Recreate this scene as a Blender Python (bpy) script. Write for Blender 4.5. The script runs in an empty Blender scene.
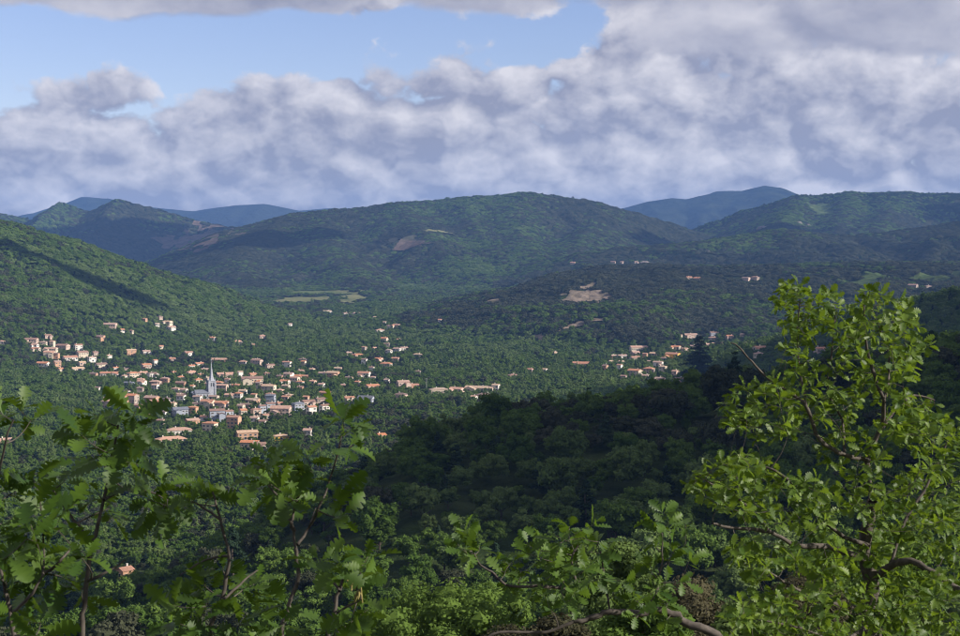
import bpy, math, random
import numpy as np
from mathutils import Vector, Matrix, noise as mnoise

scene = bpy.context.scene
col = scene.collection
R = math.radians

# ------------------------------------------------------------------ camera
F = 1477.0                      # focal length in photo pixels (960 wide)
CAMZ = 150.0
PITCH = math.atan(60.0 / F)
cam_data = bpy.data.cameras.new('camera')
cam = bpy.data.objects.new('camera', cam_data)
col.objects.link(cam)
cam.location = (0, 0, CAMZ)
cam.rotation_euler = (math.pi / 2 - PITCH, 0, 0)
cam_data.sensor_width = 36.0
cam_data.lens = 36.0 * F / 960.0
cam_data.clip_start = 0.1
cam_data.clip_end = 80000.0
cam_data.dof.use_dof = True
cam_data.dof.focus_distance = 20.0
cam_data.dof.aperture_fstop = 16.0
scene.camera = cam

# ------------------------------------------------------------------ sun, sky, exposure
SUN_AZ, SUN_EL = R(107), R(27)          # azimuth clockwise from +Y (view direction)
SUN = Vector((math.sin(SUN_AZ) * math.cos(SUN_EL), math.cos(SUN_AZ) * math.cos(SUN_EL), math.sin(SUN_EL)))
sd = bpy.data.lights.new('sun', 'SUN')
sd.energy = 4.8
sd.angle = R(0.53)
sd.color = (1.0, 0.93, 0.82)
so = bpy.data.objects.new('sun', sd)
col.objects.link(so)
so.rotation_euler = SUN.to_track_quat('Z', 'Y').to_euler()
so.location = (50, -20, 400)

scene.view_settings.view_transform = 'Standard'
scene.view_settings.look = 'None'
scene.view_settings.exposure = 0.68
scene.view_settings.gamma = 1.0
scene.view_settings.use_curve_mapping = False
scene.cycles.use_denoising = True
scene.cycles.filter_width = 1.1
scene.cycles.max_bounces = 5
scene.cycles.diffuse_bounces = 2
scene.cycles.glossy_bounces = 2
scene.cycles.transmission_bounces = 4
scene.cycles.volume_bounces = 0
scene.cycles.transparent_max_bounces = 6
scene.cycles.sample_clamp_indirect = 4.0


class NB:
    """small helper to write node trees as expressions"""
    def __init__(self, nt):
        self.nt = nt

    def n(self, typ, **kw):
        nd = self.nt.nodes.new(typ)
        for k, v in kw.items():
            setattr(nd, k, v)
        return nd

    def put(self, sock, v):
        if hasattr(v, 'is_linked'):
            self.nt.links.new(v, sock)
        else:
            sock.default_value = v

    def m(self, op, a, b=0.0, c=0.0, clamp=False):
        nd = self.n('ShaderNodeMath', operation=op, use_clamp=clamp)
        for s, v in zip(nd.inputs, (a, b, c)):
            self.put(s, v)
        return nd.outputs[0]

    def v(self, op, a, b=(0, 0, 0)):
        nd = self.n('ShaderNodeVectorMath', operation=op)
        self.put(nd.inputs[0], a)
        self.put(nd.inputs[1], b)
        return nd.outputs['Value'] if op in ('LENGTH', 'DOT_PRODUCT') else nd.outputs[0]

    def noise(self, vec, scale, detail=4.0, rough=0.5, lac=2.0, dist=0.0):
        nd = self.n('ShaderNodeTexNoise')
        if vec is not None:
            self.put(nd.inputs['Vector'], vec)
        nd.inputs['Scale'].default_value = scale
        nd.inputs['Detail'].default_value = detail
        nd.inputs['Roughness'].default_value = rough
        nd.inputs['Lacunarity'].default_value = lac
        nd.inputs['Distortion'].default_value = dist
        return nd.outputs[0]

    def ss(self, x, lo, hi, a=0.0, b=1.0, smooth=True):
        nd = self.n('ShaderNodeMapRange', interpolation_type='SMOOTHSTEP' if smooth else 'LINEAR')
        for s, v in zip(nd.inputs, (x, lo, hi, a, b)):
            self.put(s, v)
        return nd.outputs[0]

    def mix(self, f, a, b):
        nd = self.n('ShaderNodeMix', data_type='RGBA')
        self.put(nd.inputs[0], f)
        for s, v in ((nd.inputs[6], a), (nd.inputs[7], b)):
            self.put(s, v if hasattr(v, 'is_linked') else (*v, 1.0))
        return nd.outputs[2]


def build_world():
    w = bpy.data.worlds.new('World')
    scene.world = w
    w.use_nodes = True
    w.cycles.sampling_method = 'MANUAL'
    w.cycles.sample_map_resolution = 512
    nt = w.node_tree
    nt.nodes.clear()
    b = NB(nt)
    sky = b.n('ShaderNodeTexSky', sky_type='NISHITA')
    sky.sun_disc = False
    sky.sun_elevation = SUN_EL
    sky.sun_rotation = SUN_AZ
    sky.altitude = 200
    sky.air_density = 1.0
    sky.dust_density = 0.0
    sky.ozone_density = 1.0
    bg_sky = b.n('ShaderNodeBackground')
    hs = b.n('ShaderNodeHueSaturation')            # camera white balance of the clear sky
    hs.inputs['Hue'].default_value = 0.51
    hs.inputs['Saturation'].default_value = 1.12
    nt.links.new(sky.outputs[0], hs.inputs['Color'])
    tint = b.v('MULTIPLY', hs.outputs[0], (1.04, 0.93, 1.04))
    nt.links.new(tint, bg_sky.inputs[0])
    bg_sky.inputs[1].default_value = 0.088
    d = b.n('ShaderNodeTexCoord').outputs['Generated']
    sep = b.n('ShaderNodeSeparateXYZ')
    nt.links.new(d, sep.inputs[0])
    X, Y, Z = sep.outputs
    zc = b.m('POWER', b.m('MAXIMUM', Z, 0.0005), 0.85)
    stack = b.n('ShaderNodeCombineXYZ')
    for s, v in zip(stack.inputs, (X, Y, b.m('MULTIPLY', zc, 1.15))):
        b.put(s, v)
    P = stack.outputs[0]
    az = b.m('ARCTAN2', X, Y)                       # 0 = along the valley
    el = b.m('ARCSINE', Z)

    def deck(big_s, puff_s, off, eps, fine_w):
        """heaped cloud: value, and how much it thins towards the light (right and up)"""
        p = b.v('ADD', P, off)
        warp = b.n('ShaderNodeTexNoise')
        b.put(warp.inputs['Vector'], p)
        warp.inputs['Scale'].default_value = puff_s * 0.9
        warp.inputs['Detail'].default_value = 4.0
        warp.inputs['Roughness'].default_value = 0.55
        wv = b.v('MULTIPLY', b.v('SUBTRACT', warp.outputs['Color'], (0.5, 0.5, 0.5)), (0.50 / puff_s,) * 3)
        p = b.v('ADD', p, wv)

        def field(q, det):
            big = b.noise(q, big_s, 2.0, 0.5)
            vo = b.n('ShaderNodeTexVoronoi', feature='F1')
            b.put(vo.inputs['Vector'], q)
            vo.inputs['Scale'].default_value = puff_s
            dd = vo.outputs['Distance']
            f = b.m('ADD', big, b.m('MULTIPLY', b.m('SUBTRACT', 0.24, b.m('MULTIPLY', dd, dd)), 0.46))
            sm = b.noise(q, puff_s * 2.3, det, 0.58)
            return b.m('ADD', f, b.m('MULTIPLY', b.m('SUBTRACT', sm, 0.5), fine_w)), sm
        f0, s0 = field(p, 5.0)
        f1, _ = field(b.v('ADD', p, eps), 2.0)
        return f0, b.m('ADD', b.m('SUBTRACT', f0, f1), b.m('MULTIPLY', b.m('SUBTRACT', s0, 0.5), 0.22))

    nA, sA = deck(4.6, 11.0, (3.7, 1.3, 0.2), (0.010, 0.0, 0.024), 0.34)
    nB, sB = deck(8.5, 23.0, (7.1, 3.3, 1.9), (0.009, 0.0, 0.015), 0.40)
    blue_gap = b.m('MULTIPLY', b.ss(el, R(6.2), R(7.9)), b.ss(el, R(8.9), R(9.8), 1.0, 0.0))
    gap_side = b.ss(b.m('ADD', az, b.m('MULTIPLY', b.m('SUBTRACT', nA, 0.5), 0.25)), R(1.0), R(4.2), 1.0, 0.0)
    gap = b.m('MULTIPLY', b.m('MULTIPLY', blue_gap, gap_side), b.ss(b.noise(P, 14.0, 5.0, 0.6), 0.35, 0.62, 1.25, 0.7))
    covA = b.m('ADD', b.ss(el, R(6.2), R(8.4), -0.35, 0.14), b.m('MULTIPLY', gap, -0.36))
    bank = b.m('MULTIPLY', b.ss(el, R(8.3), R(9.3), 0.0, 0.30), b.ss(az, R(-7), R(-2), 1.0, 0.0))
    covA = b.m('ADD', covA, bank)
    covA = b.m('ADD', covA, b.ss(el, R(20), R(50), 0.0, -0.16))
    covB = b.m('ADD', b.m('ADD', b.ss(el, R(4.0), R(8.0), 0.22, 0.02), b.ss(el, R(1.0), R(5.0), 0.30, 0.0)), b.m('MULTIPLY', gap, -0.22))

    covB = b.m('ADD', covB, b.m('MULTIPLY', b.ss(az, R(0.0), R(6.0), 0.0, 0.13), b.ss(el, R(12), R(20), 1.0, 0.0)))
    covB = b.m('ADD', covB, b.ss(el, R(5.0), R(6.6), 0.05, 0.0))

    def shade(s, dens, gain, base):
        l = b.m('ADD', b.m('MULTIPLY', s, gain), base)
        l = b.m('SUBTRACT', l, b.ss(dens, 0.60, 0.90, 0.0, 0.12))
        l = b.m('MINIMUM', b.m('MAXIMUM', l, 0.0), 1.0)
        return b.mix(l, SKY_LO, SKY_HI)
    dA, dB = b.m('ADD', nA, covA), b.m('ADD', nB, covB)
    aA, aB = b.ss(dA, 0.43, 0.64), b.ss(dB, 0.455, 0.57)
    ccol = b.mix(aA, shade(sB, dB, 2.4, 0.43), shade(sA, dA, 1.8, 0.36))
    clear = b.m('MULTIPLY', b.m('SUBTRACT', 1.0, aA), b.m('SUBTRACT', 1.0, aB))
    alpha = b.m('MULTIPLY', b.m('SUBTRACT', 1.0, clear), b.ss(Z, -0.02, 0.0))
    alpha = b.m('MULTIPLY', alpha, 0.95)
    bg_c = b.n('ShaderNodeBackground')
    nt.links.new(ccol, bg_c.inputs[0])
    bg_c.inputs[1].default_value = 1.0
    mx = b.n('ShaderNodeMixShader')
    nt.links.new(alpha, mx.inputs[0])
    nt.links.new(bg_sky.outputs[0], mx.inputs[1])
    nt.links.new(bg_c.outputs[0], mx.inputs[2])
    out = b.n('ShaderNodeOutputWorld')
    nt.links.new(mx.outputs[0], out.inputs[0])


SKY_LO, SKY_HI = (0.206, 0.208, 0.262), (0.555, 0.530, 0.535)     # cloud in its own shade, cloud in the sun
build_world()

# ------------------------------------------------------------------ general helpers
CP, SP = math.cos(PITCH), math.sin(PITCH)


def ray_dir(px, py):
    cx = (np.asarray(px, float) - 480.0) / F
    cy = (318.0 - np.asarray(py, float)) / F
    return np.stack([cx, CP + cy * SP, -SP + cy * CP], -1)


def at(px, py, Y):
    """point on the ray of a photo pixel at world depth Y"""
    d = ray_dir(px, py)
    t = Y / d[1]
    return np.array([d[0] * t, Y, CAMZ + d[2] * t])


def project(p):
    p = np.asarray(p, float)
    x, y, z = p[..., 0], p[..., 1], p[..., 2] - CAMZ
    dep = y * CP - z * SP
    up = y * SP + z * CP
    dep = np.maximum(dep, 1e-6)
    return 480 + F * x / dep, 318 - F * up / dep


def hash2(ix, iy, seed):
    h = (ix.astype(np.int64) * 374761393 + iy.astype(np.int64) * 668265263 + seed * 974634777) & 0xFFFFFFFF
    h = ((h ^ (h >> 13)) * 1274126177) & 0xFFFFFFFF
    h = h ^ (h >> 16)
    return (h & 0xFFFFFF) / float(0xFFFFFF)


def vnoise(x, y, seed=0):
    x = np.asarray(x, float)
    y = np.asarray(y, float)
    ix, iy = np.floor(x), np.floor(y)
    fx, fy = x - ix, y - iy
    fx = fx * fx * fx * (fx * (fx * 6 - 15) + 10)
    fy = fy * fy * fy * (fy * (fy * 6 - 15) + 10)
    ix = ix.astype(np.int64)
    iy = iy.astype(np.int64)
    a = hash2(ix, iy, seed)
    b_ = hash2(ix + 1, iy, seed)
    c = hash2(ix, iy + 1, seed)
    d = hash2(ix + 1, iy + 1, seed)
    return (a + (b_ - a) * fx) * (1 - fy) + (c + (d - c) * fx) * fy


def fbm(x, y, octv=4, seed=0, gain=0.5):
    s, a, t = 0.0, 1.0, 0.0
    for o in range(octv):
        s = s + a * (vnoise(x, y, seed + o * 17) * 2 - 1)
        t += a
        a *= gain
        x, y = x * 2.03 + 11.3, y * 2.03 - 7.7
    return s / t


def np_mesh(name, verts, faces, mats, uv=None, smooth=False, attrs=None):
    verts = np.asarray(verts, np.float32)
    me = bpy.data.meshes.new(name)
    groups = faces if isinstance(faces, list) else [faces]
    groups = [np.asarray(g, np.int32) for g in groups if len(g)]
    nl = sum(g.size for g in groups)
    npoly = sum(len(g) for g in groups)
    me.vertices.add(len(verts))
    me.vertices.foreach_set('co', verts.ravel())
    me.loops.add(nl)
    me.loops.foreach_set('vertex_index', np.concatenate([g.ravel() for g in groups]))
    me.polygons.add(npoly)
    tot = np.concatenate([np.full(len(g), g.shape[1], np.int32) for g in groups])
    st = np.concatenate([[0], np.cumsum(tot)[:-1]]).astype(np.int32)
    me.polygons.foreach_set('loop_start', st)
    me.polygons.foreach_set('use_smooth', np.full(npoly, smooth))
    if attrs:
        for k, v in attrs.items():
            a = me.attributes.new(k, 'FLOAT', 'POINT')
            a.data.foreach_set('value', np.asarray(v, np.float32))
    for m_ in (mats if isinstance(mats, (list, tuple)) else [mats]):
        me.materials.append(m_)
    me.update(calc_edges=True)
    return me


def add(name, me, parent=None, loc=None, rotz=None):
    o = bpy.data.objects.new(name, me)
    col.objects.link(o)
    if parent is not None:
        o.parent = parent
    if loc is not None:
        o.location = loc
    if rotz is not None:
        o.rotation_euler = (0, 0, rotz)
    return o


def tag(o, label=None, category=None, group=None, kind=None):
    for k, v in (('label', label), ('category', category), ('group', group), ('kind', kind)):
        if v:
            o[k] = v
    return o


# ------------------------------------------------------------------ materials
def new_mat(name):
    m_ = bpy.data.materials.new(name)
    m_.use_nodes = True
    nt = m_.node_tree
    nt.nodes.clear()
    return m_, NB(nt), b_out(nt)


def b_out(nt):
    return nt.nodes.new('ShaderNodeOutputMaterial')


def simple_mat(name, c, rough=0.8, var=0.15, scale=1.5, bump=0.0, rand=0.12):
    m_, b, out = new_mat(name)
    p = b.n('ShaderNodeBsdfPrincipled')
    co = b.n('ShaderNodeTexCoord').outputs['Object']
    n = b.noise(co, scale, 5.0, 0.6)
    k = b.ss(n, 0.3, 0.7, 1.0 - var, 1.0 + var, False)
    if rand:
        r = b.n('ShaderNodeObjectInfo').outputs['Random']
        k = b.m('MULTIPLY', k, b.ss(r, 0, 1, 1 - rand, 1 + rand, False))
    hs = b.n('ShaderNodeHueSaturation')
    b.put(hs.inputs['Value'], k)
    hs.inputs['Color'].default_value = (*c, 1)
    b.put(p.inputs['Base Color'], hs.outputs[0])
    p.inputs['Roughness'].default_value = rough
    p.inputs['Specular IOR Level'].default_value = 0.25
    if bump:
        bp = b.n('ShaderNodeBump')
        bp.inputs['Strength'].default_value = bump
        b.put(bp.inputs['Height'], n)
        b.put(p.inputs['Normal'], bp.outputs[0])
    b.put(out.inputs[0], p.outputs[0])
    return m_


def foliage_mat(name, c_lo, c_hi, trans, tf=0.3, patch=0.0, gloss=0.0, attr=None):
    """leaf material: colour between c_lo and c_hi by object and by slow noise, part of the light goes through"""
    m_, b, out = new_mat(name)
    r = b.n('ShaderNodeObjectInfo').outputs['Random']
    if attr:
        at_ = b.n('ShaderNodeAttribute', attribute_name=attr)
        r = b.m('FRACT', b.m('ADD', r, at_.outputs['Fac']))
    geo = b.n('ShaderNodeNewGeometry')
    n = b.noise(geo.outputs['Position'], 0.9 if not patch else patch, 3.0, 0.6)
    f = b.m('ADD', b.m('MULTIPLY', r, 0.75), b.m('MULTIPLY', b.m('SUBTRACT', n, 0.5), 0.9), clamp=True)
    f = b.m('ADD', f, 0.1, clamp=True)
    c = b.mix(f, c_lo, c_hi)
    if gloss:
        di = b.n('ShaderNodeBsdfPrincipled')
        di.inputs['Roughness'].default_value = 0.5
        di.inputs['Specular IOR Level'].default_value = gloss
    else:
        di = b.n('ShaderNodeBsdfDiffuse')
    b.put(di.inputs[0], c)
    tr = b.n('ShaderNodeBsdfTranslucent')
    b.put(tr.inputs[0], b.mix(0.5, c, trans))
    mx = b.n('ShaderNodeMixShader')
    mx.inputs[0].default_value = tf
    b.put(mx.inputs[1], di.outputs[0])
    b.put(mx.inputs[2], tr.outputs[0])
    res = mx.outputs[0]
    b.put(out.inputs[0], res)
    return m_


M = {}
M['leaf_mid'] = foliage_mat('leaf_mid', (0.052, 0.096, 0.020), (0.122, 0.186, 0.040), (0.14, 0.22, 0.04), 0.28)
M['leaf_pale'] = foliage_mat('leaf_pale', (0.086, 0.134, 0.038), (0.152, 0.208, 0.068), (0.18, 0.24, 0.06), 0.28)
M['leaf_dark'] = foliage_mat('leaf_dark', (0.034, 0.044, 0.024), (0.082, 0.086, 0.052), (0.07, 0.09, 0.04), 0.18)
M['leaf_conifer'] = foliage_mat('leaf_conifer', (0.018, 0.034, 0.020), (0.040, 0.062, 0.032), (0.03, 0.06, 0.02), 0.1)
M['leaf_dry'] = foliage_mat('leaf_dry', (0.050, 0.050, 0.028), (0.095, 0.085, 0.050), (0.12, 0.10, 0.05), 0.2)
M['leaf_oak'] = foliage_mat('leaf_oak', (0.022, 0.060, 0.008), (0.140, 0.215, 0.020), (0.28, 0.40, 0.02), 0.40, patch=6.0, gloss=0.35, attr='rnd')
M['leaf_oak_shaded'] = foliage_mat('leaf_oak_shaded', (0.024, 0.062, 0.009), (0.088, 0.152, 0.018), (0.20, 0.32, 0.02), 0.34, patch=6.0, gloss=0.30, attr='rnd')  # darker copy of the oak leaf, shade put into its colour
M['bark'] = simple_mat('bark', (0.080, 0.068, 0.058), 0.9, 0.5, 30.0, 0.6)
M['bark_far'] = simple_mat('bark_far', (0.075, 0.060, 0.048), 0.9, 0.3, 3.0)
M['catkin'] = simple_mat('catkin', (0.24, 0.20, 0.07), 0.8, 0.2, 60.0)


def ground_mat(name, lo, hi, scale, hi2=None):
    m_, b, out = new_mat(name)
    geo = b.n('ShaderNodeNewGeometry')
    pos = geo.outputs['Position']
    n1 = b.noise(pos, scale, 6.0, 0.62)
    n2 = b.noise(pos, scale * 0.12, 4.0, 0.55)
    c = b.mix(b.ss(n1, 0.34, 0.66), lo, hi)
    if hi2:
        c = b.mix(b.ss(n2, 0.50, 0.62), c, hi2)
    p = b.n('ShaderNodeBsdfDiffuse')
    b.put(p.inputs[0], c)
    bp = b.n('ShaderNodeBump')
    bp.inputs['Strength'].default_value = 0.8
    bp.inputs['Distance'].default_value = 0.35 / scale
    b.put(bp.inputs['Height'], n1)
    b.put(p.inputs['Normal'], bp.outputs[0])
    b.put(out.inputs[0], p.outputs[0])
    return m_


M['earth'] = ground_mat('earth', (0.022, 0.034, 0.014), (0.050, 0.066, 0.026), 0.10, (0.040, 0.062, 0.020))
M['near_earth'] = ground_mat('near_earth', (0.05, 0.06, 0.025), (0.12, 0.11, 0.06), 1.2, (0.07, 0.10, 0.03))
M['far_forest'] = ground_mat('far_forest', (0.018, 0.028, 0.015), (0.040, 0.056, 0.024), 0.035, (0.050, 0.055, 0.032))
M['distant_forest'] = ground_mat('distant_forest', (0.010, 0.016, 0.012), (0.030, 0.038, 0.022), 0.006, (0.024, 0.030, 0.020))
M['sand'] = ground_mat('sand', (0.13, 0.105, 0.075), (0.28, 0.22, 0.165), 0.06, (0.11, 0.10, 0.065))
M['meadow'] = ground_mat('meadow', (0.120, 0.135, 0.055), (0.190, 0.185, 0.085), 0.035, (0.10, 0.125, 0.045))
M['clearing'] = ground_mat('clearing', (0.050, 0.078, 0.026), (0.090, 0.120, 0.042), 0.04, (0.05, 0.07, 0.025))
M['heath'] = ground_mat('heath', (0.095, 0.074, 0.058), (0.150, 0.112, 0.088), 0.04, (0.07, 0.07, 0.045))
M['rock'] = simple_mat('rock', (0.21, 0.175, 0.16), 0.9, 0.35, 0.2, 0.6)

# ------------------------------------------------------------------ terrain
# every crest is a list of (photo x, photo y of the bare crest, depth in m)
LAYERS = [
    # name, crest, side slope, crest roundness, gully depth, gully wavelength
    ('valley', None, 0, 0, 0, 1),
    ('hillside', 'XYZ', 0.275, 2.0, 0.0, 100),
    ('wooded_spur', [(1150, 335, 600), (960, 368, 560), (760, 406, 540), (600, 424, 520), (480, 440, 500), (430, 456, 480), (390, 480, 462),
                     (350, 500, 450), (300, 526, 440), (240, 566, 430), (150, 612, 420), (60, 662, 410), (0, 720, 400)], 0.15, 30, 5, 110),
    ('right_hill', [(1300, 230, 1550), (1060, 277, 1520), (960, 297, 1500), (900, 311, 1480), (850, 328, 1460), (800, 350, 1420), (750, 376, 1380)], 0.16, 60, 14, 220),
    ('green_hill', [(-900, 110, 3000), (-400, 150, 2950), (-150, 186, 2900), (0, 223, 2900), (60, 240, 2900), (120, 262, 2900), (180, 283, 2880), (240, 305, 2840),
                    (300, 325, 2780), (345, 340, 2680)], 0.195, 100, 46, 290),
    ('quarry_hill', [(405, 345, 2600), (440, 324, 2760), (470, 308, 2900), (520, 291, 3100), (560, 275, 3300), (600, 268, 3420), (650, 266, 3500), (720, 270, 3450),
                     (800, 266, 3500), (880, 264, 3550), (960, 264, 3550), (1150, 250, 3600)], 0.10, 130, 36, 280),
    ('low_ridge', [(545, 270, 4450), (585, 254, 4550), (620, 249, 4600), (700, 243, 4600), (780, 231, 4700), (850, 237, 4750), (900, 231, 4750), (960, 223, 4750),
                   (1150, 210, 4800)], 0.24, 60, 80, 330),
    ('mountain', [(190, 250, 5600), (235, 231, 5800), (300, 215, 6000), (360, 210, 6000), (420, 203, 6000), (480, 198, 6000), (530, 195, 6000), (580, 201, 6000),
                  (620, 213, 6000), (660, 223, 6100), (700, 234, 6200)], 0.40, 170, 60, 420),
    ('mountain_shoulder', [(395, 206, 5950), (410, 217, 5600), (424, 231, 5200), (452, 254, 4800), (486, 280, 4400)], 0.36, 50, 40, 260),
    ('mountain_shoulder', [(525, 197, 5950), (512, 215, 5600), (518, 236, 5200), (536, 258, 4750), (548, 274, 4450)], 0.38, 45, 36, 240),
    ('mountain_shoulder', [(465, 201, 5950), (470, 222, 5500), (486, 243, 5100), (505, 262, 4700)], 0.40, 40, 30, 220),
    ('mountain_shoulder', [(600, 208, 5950), (592, 226, 5500), (574, 247, 5000), (560, 266, 4550)], 0.38, 45, 36, 240),
    ('mountain_foot', [(330, 214, 5950), (322, 229, 5500), (330, 250, 5000), (352, 274, 4500), (372, 288, 4200)], 0.36, 50, 40, 260),
    ('mountain_foot', [(285, 220, 5900), (262, 239, 5300), (236, 258, 4950), (246, 277, 4550), (280, 291, 4200)], 0.36, 50, 40, 260),
    ('mountain_foot', [(800, 199, 6450), (790, 213, 6000), (772, 230, 5500)], 0.40, 40, 30, 220),
    ('mountain_foot', [(905, 196, 6450), (888, 212, 6000), (872, 229, 5500)], 0.40, 40, 30, 220),
    ('mountain_foot', [(850, 195, 6450), (845, 213, 6000), (838, 230, 5500)], 0.42, 40, 30, 220),
    ('right_mountain', [(670, 242, 6300), (690, 234, 6400), (720, 222, 6500), (750, 211, 6500), (800, 198, 6500), (870, 194, 6500), (960, 195, 6500), (1060, 200, 6500), (1250, 190, 6500)],
     0.40, 140, 60, 400),
    ('left_mountain', [(-400, 190, 7300), (-60, 206, 7400), (0, 214, 7500), (34, 222, 7500), (52, 209, 7500), (62, 203, 7500), (72, 208, 7500), (88, 213, 7500), (106, 205, 7500), (118, 199, 7500), (136, 205, 7500), (160, 210, 7500), (200, 221, 7500), (245, 232, 7300)],
     0.36, 45, 110, 420),
    ('far_mountain', [(-200, 220, 14000), (15, 217, 14000), (50, 208, 14000), (82, 197, 14000), (108, 198, 14000), (130, 204, 14000), (165, 209, 14000), (195, 211, 14000),
                      (235, 205, 14000), (265, 204, 14000), (300, 210, 14000), (335, 208, 14000), (352, 214, 14000), (420, 226, 14000)], 0.34, 30, 110, 800),
    ('far_mountain', [(560, 222, 11500), (618, 208, 11500), (650, 201, 11500), (672, 198, 11500), (686, 199, 11500), (700, 195, 11500), (717, 190, 11500), (742, 191, 11500), (764, 185, 11500), (778, 186, 11500),
                      (800, 195, 11500), (850, 205, 11500), (1000, 220, 11500)], 0.32, 30, 100, 700),
]


def crest_xyz(c):
    if c == 'XYZ':
        return np.array([(0, 0.3, 148.35), (10, -40, 156.0), (40, -160, 172.0), (90, -420, 190.0)], float)
    return np.array([at(a, b_, d) for a, b_, d in c])


AXS = {'wooded_spur': 6.5, 'right_hill': 2.6, 'green_hill': 2.6, 'quarry_hill': 3.2, 'low_ridge': 2.0, 'mountain': 1.7, 'right_mountain': 1.8, 'left_mountain': 4.5,
       'far_mountain': 1.6}      # crests that fall more steeply sideways
CREST = [None if l[1] is None else crest_xyz(l[1]) for l in LAYERS]


def height(x, y, want_idx=False):
    x = np.asarray(x, float)
    y = np.asarray(y, float)
    shp = x.shape
    x = x.ravel()
    y = y.ravel()
    dist = np.hypot(x, y)
    kk = np.clip(dist * 0.010, 0.8, 14.0)
    hs = []
    fl = np.maximum(0, dist - 2000) * 0.022 + fbm(x / 260, y / 260, 4, 5) * 5.0 * np.clip(dist / 600, 0.2, 1)
    fl = np.minimum(fl, 130)
    hs.append(fl)
    for i, (nm, c, A, w, amp, wl) in enumerate(LAYERS):
        if c is None:
            continue
        P = CREST[i]
        ax = AXS.get(nm, 1.0)
        h = np.full(x.shape, -1e9)
        dm = np.full(x.shape, 1e9)
        for a, b_ in zip(P[:-1], P[1:]):
            abx, aby = (b_[0] - a[0]) * ax, b_[1] - a[1]
            L2 = abx * abx + aby * aby
            rx, ry = (x - a[0]) * ax, y - a[1]
            t = np.clip((rx * abx + ry * aby) / L2, 0, 1)
            d = np.sqrt((rx - abx * t) ** 2 + (ry - aby * t) ** 2)
            h = np.maximum(h, a[2] + (b_[2] - a[2]) * t - A * (np.sqrt(d * d + w * w) - w))
            dm = np.minimum(dm, d)
        if amp:
            # spurs and gullies that run down from the crest
            cd = P[-1, :2] - P[0, :2]
            cd = cd / np.hypot(*cd)
            uu, vv = x * cd[0] + y * cd[1], -x * cd[1] + y * cd[0]
            wob = fbm(x / (wl * 1.6), y / (wl * 1.6), 2, 31 + i) * wl * 0.9
            g = fbm((uu + wob) / wl, vv / (wl * 2.8), 3, 50 + i * 7)
            g = 0.34 - np.abs(g) * 2.5
            h = h + g * amp * np.clip(dm / (wl * 1.2), 0, 1)
            h = h + fbm(x / (wl * 0.55), y / (wl * 0.55), 4, 80 + i) * amp * 0.25 * np.clip(dm / (wl * 0.6), 0.12, 1)
        hs.append(h)
    hs = np.stack(hs)
    mx = hs.max(0)
    z = mx + kk * np.log(np.exp((hs - mx) / kk).sum(0)) - 0.0
    z = z.reshape(shp)
    if want_idx:
        return z, hs.argmax(0).reshape(shp)
    return z


AZD = np.concatenate([np.arange(-180, -60, 6.0), np.arange(-60, -24, 1.5), np.arange(-24, 24, 0.1), np.arange(24, 60, 1.5), np.arange(60, 180, 6.0)])
RR = np.concatenate([0.4 * (200 / 0.4) ** np.linspace(0, 1, 60)[:-1], np.arange(200, 1000, 10), np.arange(1000, 7600, 22), np.arange(7600, 16500, 85)])
GA_, GR_ = np.meshgrid(np.radians(AZD), RR)
GRX, GRY = GR_ * np.sin(GA_), GR_ * np.cos(GA_)
GRZ, GRI = height(GRX, GRY, True)


def gheight(x, y, want_idx=False):
    """height of the built ground sheet (between its own vertices)"""
    x = np.asarray(x, float)
    y = np.asarray(y, float)
    r = np.hypot(x, y)
    a = np.degrees(np.arctan2(x, y))
    fr = np.interp(r, RR, np.arange(len(RR)))
    fa = np.interp(a, AZD, np.arange(len(AZD)))
    i = np.clip(fr.astype(int), 0, len(RR) - 2)
    j = np.clip(fa.astype(int), 0, len(AZD) - 2)
    u, v = fr - i, fa - j
    z = (GRZ[i, j] * (1 - u) + GRZ[i + 1, j] * u) * (1 - v) + (GRZ[i, j + 1] * (1 - u) + GRZ[i + 1, j + 1] * u) * v
    return (z, GRI[i, j]) if want_idx else z


def hit(px, py, dmin=60.0, dmax=8500.0, n=1400):
    """first point where the ray of a photo pixel meets the ground"""
    d = ray_dir(px, py)
    t = dmin * (dmax / dmin) ** np.linspace(0, 1, n)
    p = d[None, :] * t[:, None]
    below = (CAMZ + p[:, 2]) < gheight(p[:, 0], p[:, 1])
    k = max(1, int(np.argmax(below)) if below.any() else n - 1)
    tt = np.linspace(t[k - 1], t[k], 12)
    q = d[None, :] * tt[:, None]
    z = gheight(q[:, 0], q[:, 1])
    bl = (CAMZ + q[:, 2]) <= z
    k = int(np.argmax(bl)) if bl.any() else 11
    return np.array([q[k, 0], q[k, 1], z[k]])


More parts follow.
